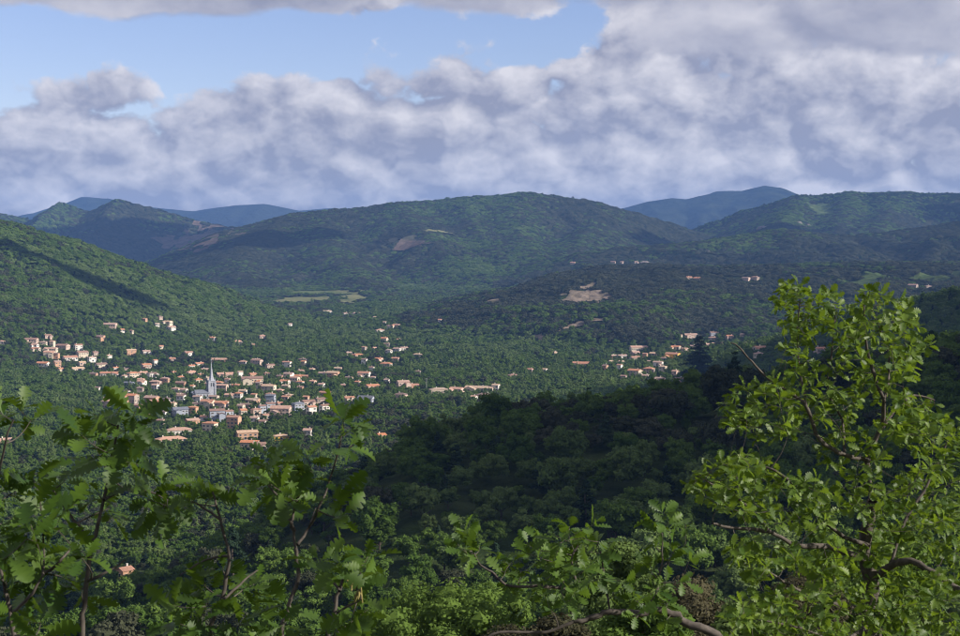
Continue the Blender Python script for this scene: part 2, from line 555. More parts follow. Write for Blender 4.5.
def build_terrain():
    x, y, z, idx = GRX, GRY, GRZ, GRI
    nr, nc = x.shape
    V = np.stack([x.ravel(), y.ravel(), z.ravel()], -1)
    V = np.vstack([V, [[0, 0, float(height(np.array([0.0]), np.array([0.0]))[0])]]])
    ids = np.arange(nr * nc).reshape(nr, nc)
    q = np.stack([ids[:-1, :], np.roll(ids, -1, 1)[:-1, :], np.roll(ids, -1, 1)[1:, :], ids[1:, :]], -1).reshape(-1, 4)
    q = q[:, ::-1]
    fi = idx[:-1, :].ravel()
    names = {}
    for i, l in enumerate(LAYERS):
        names.setdefault(l[0], []).append(i)
    for nm, ii in names.items():
        sel = np.isin(fi, ii)
        f = q[sel]
        if not len(f):
            continue
        tri = []
        if nm == 'hillside':
            tri = np.array([[nr * nc, int(ids[0, (k + 1) % nc]), int(ids[0, k])] for k in range(nc)])
        used = np.unique(np.concatenate([f.ravel(), np.asarray(tri, int).ravel()]) if len(tri) else f.ravel())
        remap = np.zeros(len(V), np.int64)
        remap[used] = np.arange(len(used))
        mat = M['near_earth'] if nm == 'hillside' else M['distant_forest'] if nm == 'far_mountain' else M['far_forest'] if 'mountain' in nm else M['earth']
        fs = [remap[f]] + ([remap[tri]] if len(tri) else [])
        me = np_mesh(nm, V[used], fs, mat, smooth=True)
        o = add(nm, me)
        o['kind'] = 'structure'


build_terrain()
# ------------------------------------------------------------------ clearings, fields and bare ground on the slopes
def in_poly(x, y, poly):
    r = np.zeros(x.shape, bool)
    n = len(poly)
    for i in range(n):
        x0, y0 = poly[i]
        x1, y1 = poly[(i + 1) % n]
        c = ((y0 > y) != (y1 > y)) & (x < (x1 - x0) * (y - y0) / (y1 - y0 + 1e-12) + x0)
        r ^= c
    return r


PATCHES = []                    # world polygons kept free of trees


def patch(name, mat, pix, dmin=900.0, lift=1.6, ragged=0.22, n=60):
    pts = np.array([hit(a, b_, dmin) for a, b_ in pix])
    poly = pts[:, :2]
    # dense ragged outline
    out = []
    size = np.ptp(poly, axis=0).mean()
    for i in range(len(poly)):
        a, b_ = poly[i], poly[(i + 1) % len(poly)]
        for t in np.linspace(0, 1, 14)[:-1]:
            p = a + (b_ - a) * t
            nx, ny = fbm(np.array([p[0] / 9]), np.array([p[1] / 9]), 3, 3)[0], fbm(np.array([p[0] / 9]), np.array([p[1] / 9]), 3, 9)[0]
            out.append(p + np.array([nx, ny]) * size * ragged)
    poly = np.array(out)
    PATCHES.append((poly, {'heath': 0.2}.get(name, 0.02)))
    lo, hi = poly.min(0), poly.max(0)
    gx, gy = np.meshgrid(np.linspace(lo[0], hi[0], n), np.linspace(lo[1], hi[1], n))
    z = gheight(gx, gy) + lift
    ids = np.arange(n * n).reshape(n, n)
    q = np.stack([ids[:-1, :-1], ids[:-1, 1:], ids[1:, 1:], ids[1:, :-1]], -1).reshape(-1, 4)
    cx = gx.ravel()[q].mean(1)
    cy = gy.ravel()[q].mean(1)
    f = q[in_poly(cx, cy, poly)]
    if not len(f):
        return
    used = np.unique(f)
    rm = np.zeros(n * n, np.int64)
    rm[used] = np.arange(len(used))
    V = np.stack([gx.ravel(), gy.ravel(), z.ravel()], -1)[used]
    o = add(name, np_mesh(name, V, rm[f], mat, smooth=True))
    o['kind'] = 'structure'


patch('quarry_ground', M['sand'], [(556, 303), (566, 292), (588, 284), (606, 291), (600, 302), (576, 304)])
patch('dirt_track', M['sand'], [(556, 330), (580, 323), (606, 317), (607, 320), (582, 327), (560, 333)])
patch('dirt_track', M['sand'], [(486, 302), (500, 299), (500, 302), (488, 304)])
patch('dirt_track', M['sand'], [(526, 340), (536, 335), (545, 336), (542, 341)])
patch('meadow', M['meadow'], [(270, 296), (300, 291), (332, 291), (331, 294), (298, 295)], dmin=3300.0)
patch('meadow', M['meadow'], [(264, 302), (280, 298), (330, 297), (330, 301), (290, 304)], dmin=3300.0)
patch('meadow', M['meadow'], [(336, 292), (366, 292), (368, 304), (340, 306)], dmin=3300.0)
patch('meadow', M['meadow'], [(424, 231), (447, 232), (447, 234), (425, 234)], dmin=4600.0, lift=4.0)
patch('clearing', M['clearing'], [(806, 204), (830, 203), (834, 214), (815, 214)], dmin=4600.0, lift=4.0)
patch('meadow', M['clearing'], [(838, 281), (862, 276), (892, 277), (880, 281), (852, 284)])
patch('meadow', M['clearing'], [(915, 281), (950, 275), (985, 273), (985, 277), (940, 281)])
patch('heath', M['heath'], [(190, 236), (210, 228), (236, 226), (226, 236), (204, 243)], dmin=4600.0, lift=4.0)
patch('heath', M['heath'], [(385, 240), (415, 236), (430, 246), (400, 252)], dmin=4600.0, lift=4.0)

# ------------------------------------------------------------------ houses: where they stand
# photo x, photo y of the ground line, width in photo pixels, storeys, wall, roof, district
W_, C_, P_, O_, Y_, G_, S_ = 'white', 'cream', 'pink', 'orange', 'yellow', 'grey', 'stone'
HOUSES = [
    # hamlet at the foot of the green hill
    (31, 342, 13, 1, P_), (35, 347, 7, 1, W_), (36, 351, 8, 1, C_), (51, 351, 12, 1, C_), (63, 348, 13, 1, P_), (43, 366, 12, 1, W_), (70, 360, 14, 1, W_),
    (82, 357, 11, 2, C_), (92, 362, 8, 2, W_), (95, 355, 6, 1, P_), (101, 369, 11, 2, C_), (77, 371, 13, 1, C_), (110, 376, 18, 1, W_), (124, 379, 6, 1, W_),
    (133, 378, 11, 2, C_), (143, 375, 9, 1, P_), (2, 344, 5, 1, W_),
    # villas up the green slope
    (110, 327, 13, 1, P_), (100, 339, 10, 1, O_), (122, 332, 5, 1, W_), (131, 333, 5, 1, C_), (146, 354, 8, 1, W_), (145, 321, 4, 1, O_), (157, 326, 5, 1, W_),
    (155, 365, 5, 2, W_), (172, 361, 7, 1, P_), (188, 355, 9, 1, W_), (168, 324, 9, 1, C_), (212, 340, 9, 1, W_), (262, 338, 8, 1, P_), (238, 344, 10, 1, C_),
    (171, 329, 8, 1, W_), (160, 319, 5, 1, P_), (290, 326, 5, 1, W_), (252, 347, 6, 1, O_),
    # town around the spire
    (199, 366, 9, 1, W_), (219, 362, 15, 1, O_), (243, 364, 8, 1, W_), (257, 365, 12, 2, P_), (192, 375, 11, 1, P_), (205, 372, 9, 1, C_), (165, 384, 9, 2, O_),
    (155, 385, 12, 1, P_), (181, 386, 11, 1, O_), (192, 389, 6, 1, W_), (225, 377, 17, 1, P_), (240, 377, 5, 2, W_), (222, 391, 12, 2, P_), (230, 398, 10, 1, C_),
    (243, 394, 8, 1, W_), (252, 384, 22, 2, C_), (267, 391, 11, 2, P_), (253, 403, 14, 1, O_), (142, 387, 9, 2, W_), (129, 386, 10, 1, G_), (131, 405, 15, 3, S_),
    (122, 407, 12, 2, O_), (152, 404, 15, 2, O_), (98, 391, 5, 1, W_), (111, 392, 7, 1, W_), (193, 414, 10, 2, O_), (208, 408, 14, 2, C_), (222, 409, 14, 2, P_),
    (180, 416, 16, 2, G_), (217, 421, 16, 3, G_), (228, 418, 10, 2, G_), (192, 424, 14, 1, O_), (164, 416, 6, 1, W_), (243, 417, 8, 2, C_), (256, 416, 10, 2, P_),
    (262, 413, 8, 2, G_), (271, 405, 9, 3, G_), (286, 400, 8, 1, P_), (198, 396, 12, 1, G_), (176, 392, 9, 1, W_), (184, 393, 7, 1, W_), (214, 400, 10, 1, C_),
    (161, 424, 8, 1, P_), (172, 407, 9, 1, C_), (236, 388, 8, 1, O_), (174, 375, 6, 1, W_), (208, 381, 6, 1, C_),
    # villas below the town
    (179, 434, 26, 1, W_), (171, 443, 30, 1, P_), (234, 428, 14, 3, O_), (210, 431, 15, 2, C_), (247, 440, 22, 2, O_), (250, 447, 18, 1, C_), (263, 425, 6, 1, W_),
    (281, 440, 16, 1, Y_), (258, 449, 16, 1, C_), (308, 438, 9, 2, W_), (381, 439, 10, 1, P_), (4, 444, 16, 1, O_), (125, 578, 15, 1, O_),
    # town east side
    (256, 362, 9, 1, W_), (270, 370, 9, 2, P_), (287, 367, 9, 2, W_), (301, 373, 8, 1, P_), (323, 376, 9, 1, W_), (333, 378, 13, 2, O_), (364, 378, 13, 2, W_),
    (285, 384, 10, 1, W_), (295, 383, 10, 2, C_), (269, 392, 14, 2, C_), (256, 384, 13, 1, C_), (374, 380, 5, 1, W_), (387, 383, 6, 1, W_), (372, 389, 15, 1, P_),
    (289, 398, 8, 1, O_), (325, 396, 11, 1, O_), (349, 401, 11, 1, C_), (366, 404, 16, 2, G_), (308, 408, 14, 2, P_), (320, 405, 10, 2, S_), (281, 415, 20, 2, P_),
    (270, 410, 10, 2, G_), (300, 385, 8, 1, W_), (313, 384, 7, 1, P_), (344, 388, 7, 1, O_), (358, 385, 6, 1, C_), (338, 371, 8, 1, P_), (312, 372, 6, 1, C_),
    (298, 410, 12, 2, G_),
    # terraces and farmhouses up the valley
    (327, 313, 9, 1, W_), (346, 315, 8, 1, W_), (356, 315, 8, 1, W_), (380, 332, 9, 1, W_), (390, 328, 8, 1, W_), (397, 327, 9, 1, C_), (387, 348, 6, 2, C_),
    (397, 351, 8, 1, W_), (404, 350, 8, 1, W_), (358, 357, 12, 1, P_), (349, 355, 7, 1, P_), (386, 366, 12, 1, C_), (379, 361, 8, 1, P_), (375, 319, 5, 1, W_),
    (440, 322, 4, 1, W_), (385, 324, 4, 1, W_),
    # long roofs below the quarry hill
    (418, 374, 7, 1, W_), (403, 388, 13, 2, P_), (413, 388, 12, 1, O_), (401, 398, 14, 1, P_), (439, 393, 20, 1, C_), (457, 392, 15, 1, P_), (480, 391, 30, 1, C_),
    (496, 391, 8, 2, W_), (484, 398, 15, 1, O_), (513, 378, 12, 1, S_), (530, 372, 7, 1, P_), (474, 400, 6, 1, W_),
    # hamlet with the yellow house
    (581, 366, 17, 1, P_), (622, 358, 10, 1, W_), (635, 360, 11, 1, C_), (639, 350, 19, 1, C_), (654, 356, 9, 1, P_), (673, 359, 15, 2, Y_), (683, 357, 7, 1, O_),
    (690, 337, 15, 1, P_), (685, 351, 7, 1, P_), (694, 349, 9, 1, C_), (714, 335, 9, 1, G_), (717, 346, 14, 1, C_), (744, 352, 9, 1, P_), (760, 351, 14, 1, C_),
    (635, 376, 14, 2, C_), (649, 374, 11, 2, S_), (660, 382, 10, 1, P_), (681, 383, 14, 1, G_), (555, 355, 6, 1, P_), (621, 364, 6, 1, W_), (611, 364, 5, 1, C_),
    (646, 379, 8, 1, W_), (696, 384, 7, 1, P_), (664, 361, 6, 1, G_), (730, 338, 7, 1, P_), (545, 372, 5, 1, W_), (820, 352, 12, 1, P_),
    # far farms
    (689, 279, 6, 1, S_), (697, 280, 7, 1, S_), (746, 280, 8, 1, P_), (755, 279, 8, 1, S_), (913, 287, 9, 1, S_), (928, 288, 7, 1, S_), (573, 264, 6, 1, P_),
    (613, 263, 5, 1, P_), (622, 263, 4, 1, P_), (636, 263, 4, 1, P_),
]
rh = random.Random(5)
core = [h for h in HOUSES if 105 < h[0] < 345 and 366 < h[1] < 425] + [h for h in HOUSES if (25 < h[0] < 150 and 340 < h[1] < 380) or (610 < h[0] < 765 and 335 < h[1] < 385) or (355 < h[0] < 410 and 340 < h[1] < 395)]
INFILL = []
for _ in range(900):
    h = rh.choice(core)
    q = (round(h[0] + rh.uniform(-17, 17), 1), round(h[1] + rh.uniform(-7, 7), 1), rh.choice((5, 6, 7, 8, 9, 10)), rh.choice((1, 1, 2)), rh.choice((W_, W_, C_, C_, P_, P_, O_, S_)))
    if all(abs(q[0] - o[0]) > (q[2] + o[2]) * 0.5 - 0.5 or abs(q[1] - o[1]) > 4.2 for o in HOUSES + INFILL) and not (200 < q[0] < 224 and 388 < q[1] < 408):
        INFILL.append(q)
    if len(INFILL) >= 95:
        break
N_LISTED = len(HOUSES)
HOUSES = HOUSES + INFILL
hpos = []
for h in HOUSES:
    hpos.append(hit(h[0], h[1], 640.0))
hpos = np.array(hpos)
hwid = np.array([max(4.0, h[2]) * p[1] / F for h, p in zip(HOUSES, hpos)])
CHURCH = hit(211.5, 398.5, 640.0)

# ------------------------------------------------------------------ tree models
def crown_geo(rng, shape, H, Wd, nleaf, ls, filler=True, upw=0.25):
    """leaf-clump crown. shape: round, cone, column, shrub. returns verts, faces"""
    if shape == 'round':
        nc = 46
        u = rng.normal(size=(nc, 3))
        u /= np.linalg.norm(u, axis=1)[:, None]
        u[:, 2] = u[:, 2] * 0.9 + 0.12
        rad = rng.uniform(0.40, 1.0, nc)[:, None]
        c = u * rad * np.array([Wd / 2, Wd / 2, H * 0.36]) * np.array([rng.uniform(0.85, 1.15), rng.uniform(0.85, 1.15), 1.0])
        c[:, 2] += H * 0.60
        r = rng.uniform(0.075, 0.19, nc) * Wd
    elif shape == 'cone':
        nc = 34
        t = np.sort(rng.uniform(0, 1, nc))
        a = rng.uniform(0, 6.283, nc)
        rr = (1 - t) ** 0.8 * Wd * 0.42 * rng.uniform(0.5, 1, nc)
        c = np.stack([np.cos(a) * rr, np.sin(a) * rr, H * (0.18 + 0.80 * t)], -1)
        r = (0.10 + 0.13 * (1 - t)) * Wd
    elif shape == 'column':
        nc = 22
        t = np.linspace(0, 1, nc)
        a = rng.uniform(0, 6.283, nc)
        rr = np.sin(np.pi * np.clip(t * 0.9 + 0.12, 0, 1)) * Wd * 0.25
        c = np.stack([np.cos(a) * rr, np.sin(a) * rr, H * (0.12 + 0.84 * t)], -1)
        r = (0.14 + 0.14 * np.sin(np.pi * np.clip(t * 0.8 + 0.18, 0, 1))) * Wd
    else:
        nc = 24
        u = rng.normal(size=(nc, 3))
        u /= np.linalg.norm(u, axis=1)[:, None]
        c = u * rng.uniform(0.4, 0.95, nc)[:, None] * np.array([Wd / 2, Wd / 2, H * 0.42])
        c[:, 2] = np.abs(c[:, 2]) + H * 0.28
        r = rng.uniform(0.12, 0.22, nc) * Wd
    k = rng.choice(nc, nleaf, p=r ** 2 / (r ** 2).sum())
    d = rng.normal(size=(nleaf, 3))
    d[:, 2] += 0.35
    d /= np.linalg.norm(d, axis=1)[:, None]
    squash = np.array([1, 1, 0.8 if shape != 'cone' else 0.45])
    p = c[k] + d * r[k][:, None] * rng.uniform(0.62, 1.12, nleaf)[:, None] * squash
    nrm = d + rng.normal(size=(nleaf, 3)) * 0.55
    nrm[:, 2] += upw
    nrm /= np.linalg.norm(nrm, axis=1)[:, None]
    t1 = np.cross(nrm, rng.normal(size=(nleaf, 3)))
    t1 /= np.linalg.norm(t1, axis=1)[:, None]
    t2 = np.cross(nrm, t1)
    s = ls * rng.uniform(0.6, 1.35, nleaf)[:, None]
    a = s * rng.uniform(0.5, 0.75, (nleaf, 1))
    # pointed leaf-spray: a kite with a fold
    V = np.stack([p - t1 * s * 0.5, p + t2 * a * 0.5 - nrm * s * 0.08, p + t1 * s * 0.5, p - t2 * a * 0.5 - nrm * s * 0.08], 1).reshape(-1, 3)
    Fq = np.arange(nleaf * 4).reshape(-1, 4)
    faces = [Fq]
    if filler:
        ico_v, ico_f = ICO
        vs, fs = [], []
        base = len(V)
        for j in range(nc):
            jit = 1 + rng.uniform(-0.22, 0.22, (len(ico_v), 1))
            vs.append(c[j] + ico_v * jit * r[j] * 0.74 * squash)
            fs.append(ico_f + base)
            base += len(ico_v)
        V = np.vstack([V] + vs)
        faces.append(np.vstack(fs))
    return V, faces


def make_ico():
    import bmesh
    bm = bmesh.new()
    bmesh.ops.create_icosphere(bm, subdivisions=1, radius=1.0)
    v = np.array([x.co[:] for x in bm.verts])
    f = np.array([[q.index for q in x.verts] for x in bm.faces])
    bm.free()
    return v, f


ICO = make_ico()


def tube(path, radii, ns=6, cap=True):
    path = np.asarray(path, float)
    n = len(path)
    V = []
    up = np.array([0.13, 0.31, 0.94])
    for i in range(n):
        t = path[min(i + 1, n - 1)] - path[max(i - 1, 0)]
        t /= np.linalg.norm(t) + 1e-12
        a = np.cross(t, up)
        if np.linalg.norm(a) < 0.1:
            a = np.cross(t, (1, 0, 0))
        a /= np.linalg.norm(a)
        b_ = np.cross(t, a)
        ang = np.arange(ns) * 2 * math.pi / ns
        V.append(path[i] + (np.cos(ang)[:, None] * a + np.sin(ang)[:, None] * b_) * radii[i])
    V = np.vstack(V)
    ids = np.arange(n * ns).reshape(n, ns)
    q = np.stack([ids[:-1], np.roll(ids, -1, 1)[:-1], np.roll(ids, -1, 1)[1:], ids[1:]], -1).reshape(-1, 4)
    return V, q


def join(parts):
    vs, fs, b0 = [], [], 0
    for v, f in parts:
        vs.append(v)
        fs.append(np.asarray(f) + b0)
        b0 += len(v)
    return np.vstack(vs), np.vstack(fs)


def trunk_geo(rng, H, Wd, shape):
    parts = []
    top = H * (0.62 if shape in ('round', 'shrub') else 0.92)
    lean = rng.uniform(-0.06, 0.06, 2) * H
    path = [np.array([lean[0] * t * t, lean[1] * t * t, -1.2 + (top + 1.2) * t]) for t in np.linspace(0, 1, 6)]
    r0 = 0.022 * H + 0.05
    parts.append(tube(path, [r0 * (1.25 - 1.0 * t) for t in np.linspace(0, 1, 6)]))
    if shape in ('round', 'shrub'):
        for k in range(5):
            a = rng.uniform(0, 6.283)
            s = path[2 + k % 3]
            e = s + np.array([math.cos(a) * Wd * 0.32, math.sin(a) * Wd * 0.32, H * rng.uniform(0.16, 0.3)])
            parts.append(tube([s, (s + e) / 2 + (0, 0, -0.03 * H), e], [r0 * 0.5, r0 * 0.35, r0 * 0.12], 5))
    return join(parts)


KINDS = {  # shape, height, width, material
    'oak': ('round', 9.0, 7.4, 'leaf_mid'),
    'pale': ('round', 8.0, 7.0, 'leaf_pale'),
    'holm': ('round', 8.0, 7.4, 'leaf_dark'),
    'pine': ('cone', 10.0, 6.0, 'leaf_conifer'),
    'poplar': ('column', 13.0, 4.6, 'leaf_pale'),
    'cypress': ('column', 9.0, 2.3, 'leaf_conifer'),
    'dry': ('shrub', 5.0, 5.5, 'leaf_dry'),
}
NEAR = {}
FARLIST = []           # models for the instanced woods, in order
FAR_IDX = {}
protos = bpy.data.collections.new('tree_models')
for kk_, (shape, H, Wd, mt) in KINDS.items():
    NEAR[kk_] = []
    FAR_IDX[kk_] = []
    for s in range(4 if shape == 'round' else 2):
        rng = np.random.default_rng(hash2(np.array([len(FARLIST)]), np.array([s]), 77)[0].__hash__() % 100000)
        V, fcs = crown_geo(rng, shape, H, Wd, 3000 if shape == 'round' else 1600, 0.55 if shape == 'round' else 0.5)
        cme = np_mesh('crown', V, fcs, M[mt])
        V, fq = trunk_geo(rng, H, Wd, shape)
        tme = np_mesh('trunk', V, fq, M['bark_far'], smooth=True)
        NEAR[kk_].append((cme, tme))
        V, fcs = crown_geo(rng, shape, H, Wd, 420, 1.1 if shape == 'round' else 0.9, True, 0.8)
        fme = np_mesh('far_crown', V, fcs, M[mt])
        o = bpy.data.objects.new('tree_model_%03d' % len(FARLIST), fme)
        protos.objects.link(o)
        FAR_IDX[kk_].append(len(FARLIST))
        FARLIST.append(o)
        o = bpy.data.objects.new('tree_model_%03d' % len(FARLIST), cme)
        protos.objects.link(o)
        FARLIST.append(o)


def forest_group():
    ng = bpy.data.node_groups.new('woods', 'GeometryNodeTree')
    ng.interface.new_socket('Geometry', in_out='INPUT', socket_type='NodeSocketGeometry')
    ng.interface.new_socket('Geometry', in_out='OUTPUT', socket_type='NodeSocketGeometry')
    N = ng.nodes
    gi, go = N.new('NodeGroupInput'), N.new('NodeGroupOutput')
    iop = N.new('GeometryNodeInstanceOnPoints')
    ci = N.new('GeometryNodeCollectionInfo')
    ci.inputs['Collection'].default_value = protos
    ci.inputs['Separate Children'].default_value = True
    ci.inputs['Reset Children'].default_value = True
    iop.inputs['Pick Instance'].default_value = True

    def named(nm, typ):
        a = N.new('GeometryNodeInputNamedAttribute')
        a.data_type = typ
        a.inputs['Name'].default_value = nm
        return a.outputs['Attribute']
    L = ng.links.new
    L(gi.outputs[0], iop.inputs['Points'])
    L(ci.outputs[0], iop.inputs['Instance'])
    L(named('idx', 'INT'), iop.inputs['Instance Index'])
    L(named('rot', 'FLOAT_VECTOR'), iop.inputs['Rotation'])
    L(named('scl', 'FLOAT_VECTOR'), iop.inputs['Scale'])
    L(iop.outputs[0], go.inputs[0])
    return ng


FG = forest_group()


def woods(name, label, pts, idx, scl, rot):
    if not len(pts):
        return
    me = bpy.data.meshes.new(name)
    me.vertices.add(len(pts))
    me.vertices.foreach_set('co', np.asarray(pts, np.float32).ravel())
    a = me.attributes.new('idx', 'INT', 'POINT')
    a.data.foreach_set('value', np.asarray(idx, np.int32))
    a = me.attributes.new('rot', 'FLOAT_VECTOR', 'POINT')
    a.data.foreach_set('vector', np.asarray(rot, np.float32).ravel())
    a = me.attributes.new('scl', 'FLOAT_VECTOR', 'POINT')
    a.data.foreach_set('vector', np.asarray(scl, np.float32).ravel())
    o = add(name, me)
    md = o.modifiers.new('woods', 'NODES')
    md.node_group = FG
    tag(o, label, 'trees', kind='stuff')


# ------------------------------------------------------------------ woods: scatter
rg = np.random.default_rng(2024)


def scatter(d0, d1, spacing, azlim=21.5):
    """jittered candidates; spacing(d) in m"""
    out = []
    d = d0
    while d < d1:
        s = spacing(d)
        az = np.arange(-R(azlim), R(azlim), s / d)
        az = az + rg.uniform(-0.5, 0.5, len(az)) * s / d
        dd = d + rg.uniform(-0.5, 0.5, len(az)) * s
        out.append(np.stack([dd * np.sin(az), dd * np.cos(az), np.full(len(az), s)], -1))
        d += s
    return np.vstack(out)


def spacing(d):
    return 9.0 if d < 720 else 5.4 * max(1.0, d / 1700.0) ** 0.62


cand = np.vstack([scatter(235, 1000, spacing), scatter(1000, 7900, spacing)])
tx, ty, ts = cand.T
tz, tl = gheight(tx, ty, True)
td = np.hypot(tx, ty)
keep = ~((td < 270) & (tx < -4))
# hidden far behind a crest: drop (wide margin, so a step aside still finds woods there)
azb = np.clip(((np.arctan2(tx, ty) + R(23)) / R(46) * 460).astype(int), 0, 459)
gaz = np.radians(-23 + (np.arange(460) + 0.5) * 0.1)
gd = 60 * (8200 / 60) ** np.linspace(0, 1, 420)
GX, GY = np.outer(gd, np.sin(gaz)), np.outer(gd, np.cos(gaz))
GE = (gheight(GX, GY) - CAMZ) / gd[:, None]
run = np.maximum.accumulate(GE, axis=0)
di = np.clip(np.searchsorted(gd, td) - 2, 0, 419)
elev = (tz + 45 - CAMZ) / td
keep &= elev > run[di, azb]
for poly, dens in PATCHES:
    for sh in (0.0, 14.0, 28.0):                    # also the strip in front, whose crowns would hide the clearing
        keep &= ~(in_poly(tx + tx / td * sh, ty + ty / td * sh, poly) & (rg.random(len(tx)) > dens))
# town: leave the houses free
near_h = np.full(len(tx), 1e9)
front = np.zeros(len(tx), bool)
for p, w in zip(np.vstack([hpos, CHURCH[None]]), np.append(hwid, 26.0)):
    m_ = (np.abs(tx - p[0]) < 130) & (np.abs(ty - p[1]) < 130)
    if not m_.any():
        continue
    ux, uy = p[0] / np.hypot(*p[:2]), p[1] / np.hypot(*p[:2])
    dx, dy = tx[m_] - p[0], ty[m_] - p[1]
    al = dx * ux + dy * uy
    la = dx * uy - dy * ux
    dist = np.maximum(np.abs(la) - w * 0.5, 0) + np.maximum(np.abs(al) - 6.5, 0)
    near_h[m_] = np.minimum(near_h[m_], dist)
    front[m_] |= (al < 0) & (al > -75) & (np.abs(la) < w * 0.5 + 1)
yh = hpos[[i for i, h in enumerate(HOUSES) if h[:2] == (673, 359)][0]]
keep &= ~((np.abs(tx - yh[0] * ty / yh[1]) < 11) & (ty < yh[1]) & (ty > yh[1] - 110))      # the yellow house stands clear
keep &= near_h > 1.5
keep &= ~((near_h < 20) & front & (rg.random(len(tx)) < 0.38))
tx, ty, ts, tz, tl, td, front, near_h = [a[keep] for a in (tx, ty, ts, tz, tl, td, front, near_h)]
n = len(tx)
# species by slow noise, so the woods show stands of one kind
sp = fbm(tx / 130, ty / 130, 3, 400) * 0.4 + fbm(tx / 38, ty / 38, 2, 410) * np.where(td < 1200, 0.5, 0.2) + fbm(tx / 420, ty / 420, 3, 420) * np.where(td < 1200, 0.0, 0.75)
u = rg.random(n)
lname = np.array([l[0] for l in LAYERS])[tl]
dark_share = np.select([lname == 'wooded_spur', lname == 'green_hill', np.isin(lname, ['quarry_hill', 'low_ridge']), np.isin(lname, ['mountain', 'mountain_shoulder', 'mountain_foot', 'left_mountain', 'right_mountain'])],
                       [0.32, 0.16, 0.76, 0.70], 0.26)
val = sp * 0.9 + (u - 0.5) * 0.6 + 0.5
kind = np.where(val < dark_share, 'holm', np.where(val < dark_share + np.where(td < 720, 0.44, 0.38), 'oak', 'pale'))
pine_p = np.where(np.isin(lname, ['right_mountain']), 0.55, np.where(lname == 'valley', 0.06, np.where(td < 720, 0.08, 0.05)))
kind = np.where(rg.random(n) < pine_p, 'pine', kind)
kind = np.where((lname == 'valley') & (rg.random(n) < 0.05), 'poplar', kind)
kind = np.where((near_h < 40) & (rg.random(n) < 0.10), 'cypress', kind)
size = ts / 6.6 * np.clip(np.where(td < 720, rg.normal(1.0, 0.33, n), rg.normal(1.02, 0.27, n)), 0.45, 1.9)
size = np.where((near_h < 60), size * 0.78, size)
size = np.where(td < 720, size * np.where(tx < 60, 0.72, 0.82), size)
size = np.where(front, np.minimum(size, rg.uniform(0.3, 0.66, n)), size)
scl = np.stack([size * rg.uniform(0.9, 1.2, n), size * rg.uniform(0.9, 1.2, n), size * rg.uniform(0.8, 1.2, n) * np.where(td > 1900, np.clip(1.0 / (ts / 6.6), 0.62, 1.0), 1.0)], -1)
rot = rg.uniform(0, 6.283, n)
# far off, the canopy lies along the slope
e_ = 12.0
gxn = -(gheight(tx + e_, ty) - gheight(tx - e_, ty)) / (2 * e_)
e_ = 30.0
gyn = -(gheight(tx, ty + e_) - gheight(tx, ty - e_)) / (2 * e_)
k_ = np.clip((td - 1300) / 900, 0, 1) * 1.15
up_ = np.stack([gxn * k_, gyn * k_, np.ones(n)], -1)
up_ /= np.linalg.norm(up_, axis=1)[:, None]
c0 = np.stack([np.cos(rot), np.sin(rot), np.zeros(n)], -1)
c0 -= up_ * (c0 * up_).sum(1)[:, None]
c0 /= np.linalg.norm(c0, axis=1)[:, None]
c1 = np.cross(up_, c0)
rot3 = np.stack([np.arctan2(c1[:, 2], up_[:, 2]), -np.arcsin(np.clip(c0[:, 2], -1, 1)), np.arctan2(c0[:, 1], c0[:, 0])], -1)
scl[:, 2] *= 1 - 0.30 * np.clip((td - 1800) / 1200, 0, 1)
scl[:, :2] *= (1 + 0.12 * np.clip((td - 1800) / 1200, 0, 1))[:, None]
var = rg.integers(0, 1000, n)
idx = np.array([FAR_IDX[k][v % len(FAR_IDX[k])] for k, v in zip(kind, var)]) + (td < 1500)      # finer crowns up to 1.5 km
pts = np.stack([tx, ty, tz - 0.3], -1)

# the nearest 300 trees that show: things of their own
ppx, ppy = project(np.stack([tx, ty, tz + 6.0], -1))
elev = (tz + 7.0 - CAMZ) / td
di = np.clip(np.searchsorted(gd, td) - 3, 0, 419)
azb = np.clip(((np.arctan2(tx, ty) + R(23)) / R(46) * 460).astype(int), 0, 459)
vis = (ppx > -8) & (ppx < 968) & (ppy < 625) & (elev > run[di, azb]) & (td < 760)
order = np.argsort(np.where(vis, td, 1e9))[:272]
single = np.zeros(n, bool)
single[order] = vis[order]
KNAME = {'oak': ('oak_tree', 'green leafy oak'), 'pale': ('broadleaf_tree', 'pale green broadleaf tree'), 'holm': ('holm_oak', 'dark grey-green evergreen oak'),
         'pine': ('pine_tree', 'dark pointed pine'), 'poplar': ('poplar_tree', 'tall slim pale poplar'), 'cypress': ('cypress_tree', 'narrow dark cypress')}


def make_tree(kind, v, loc, scl, rotz, label, group):
    nm = KNAME[kind][0]
    t = add(nm, None, None, loc)
    t.empty_display_size = 0.5
    t.rotation_euler = (0, 0, rotz)
    t.scale = scl
    cme, tme = NEAR[kind][v % len(NEAR[kind])]
    add('crown', cme, t)
    add('trunk', tme, t)
    tag(t, label, 'tree', group)
    return t


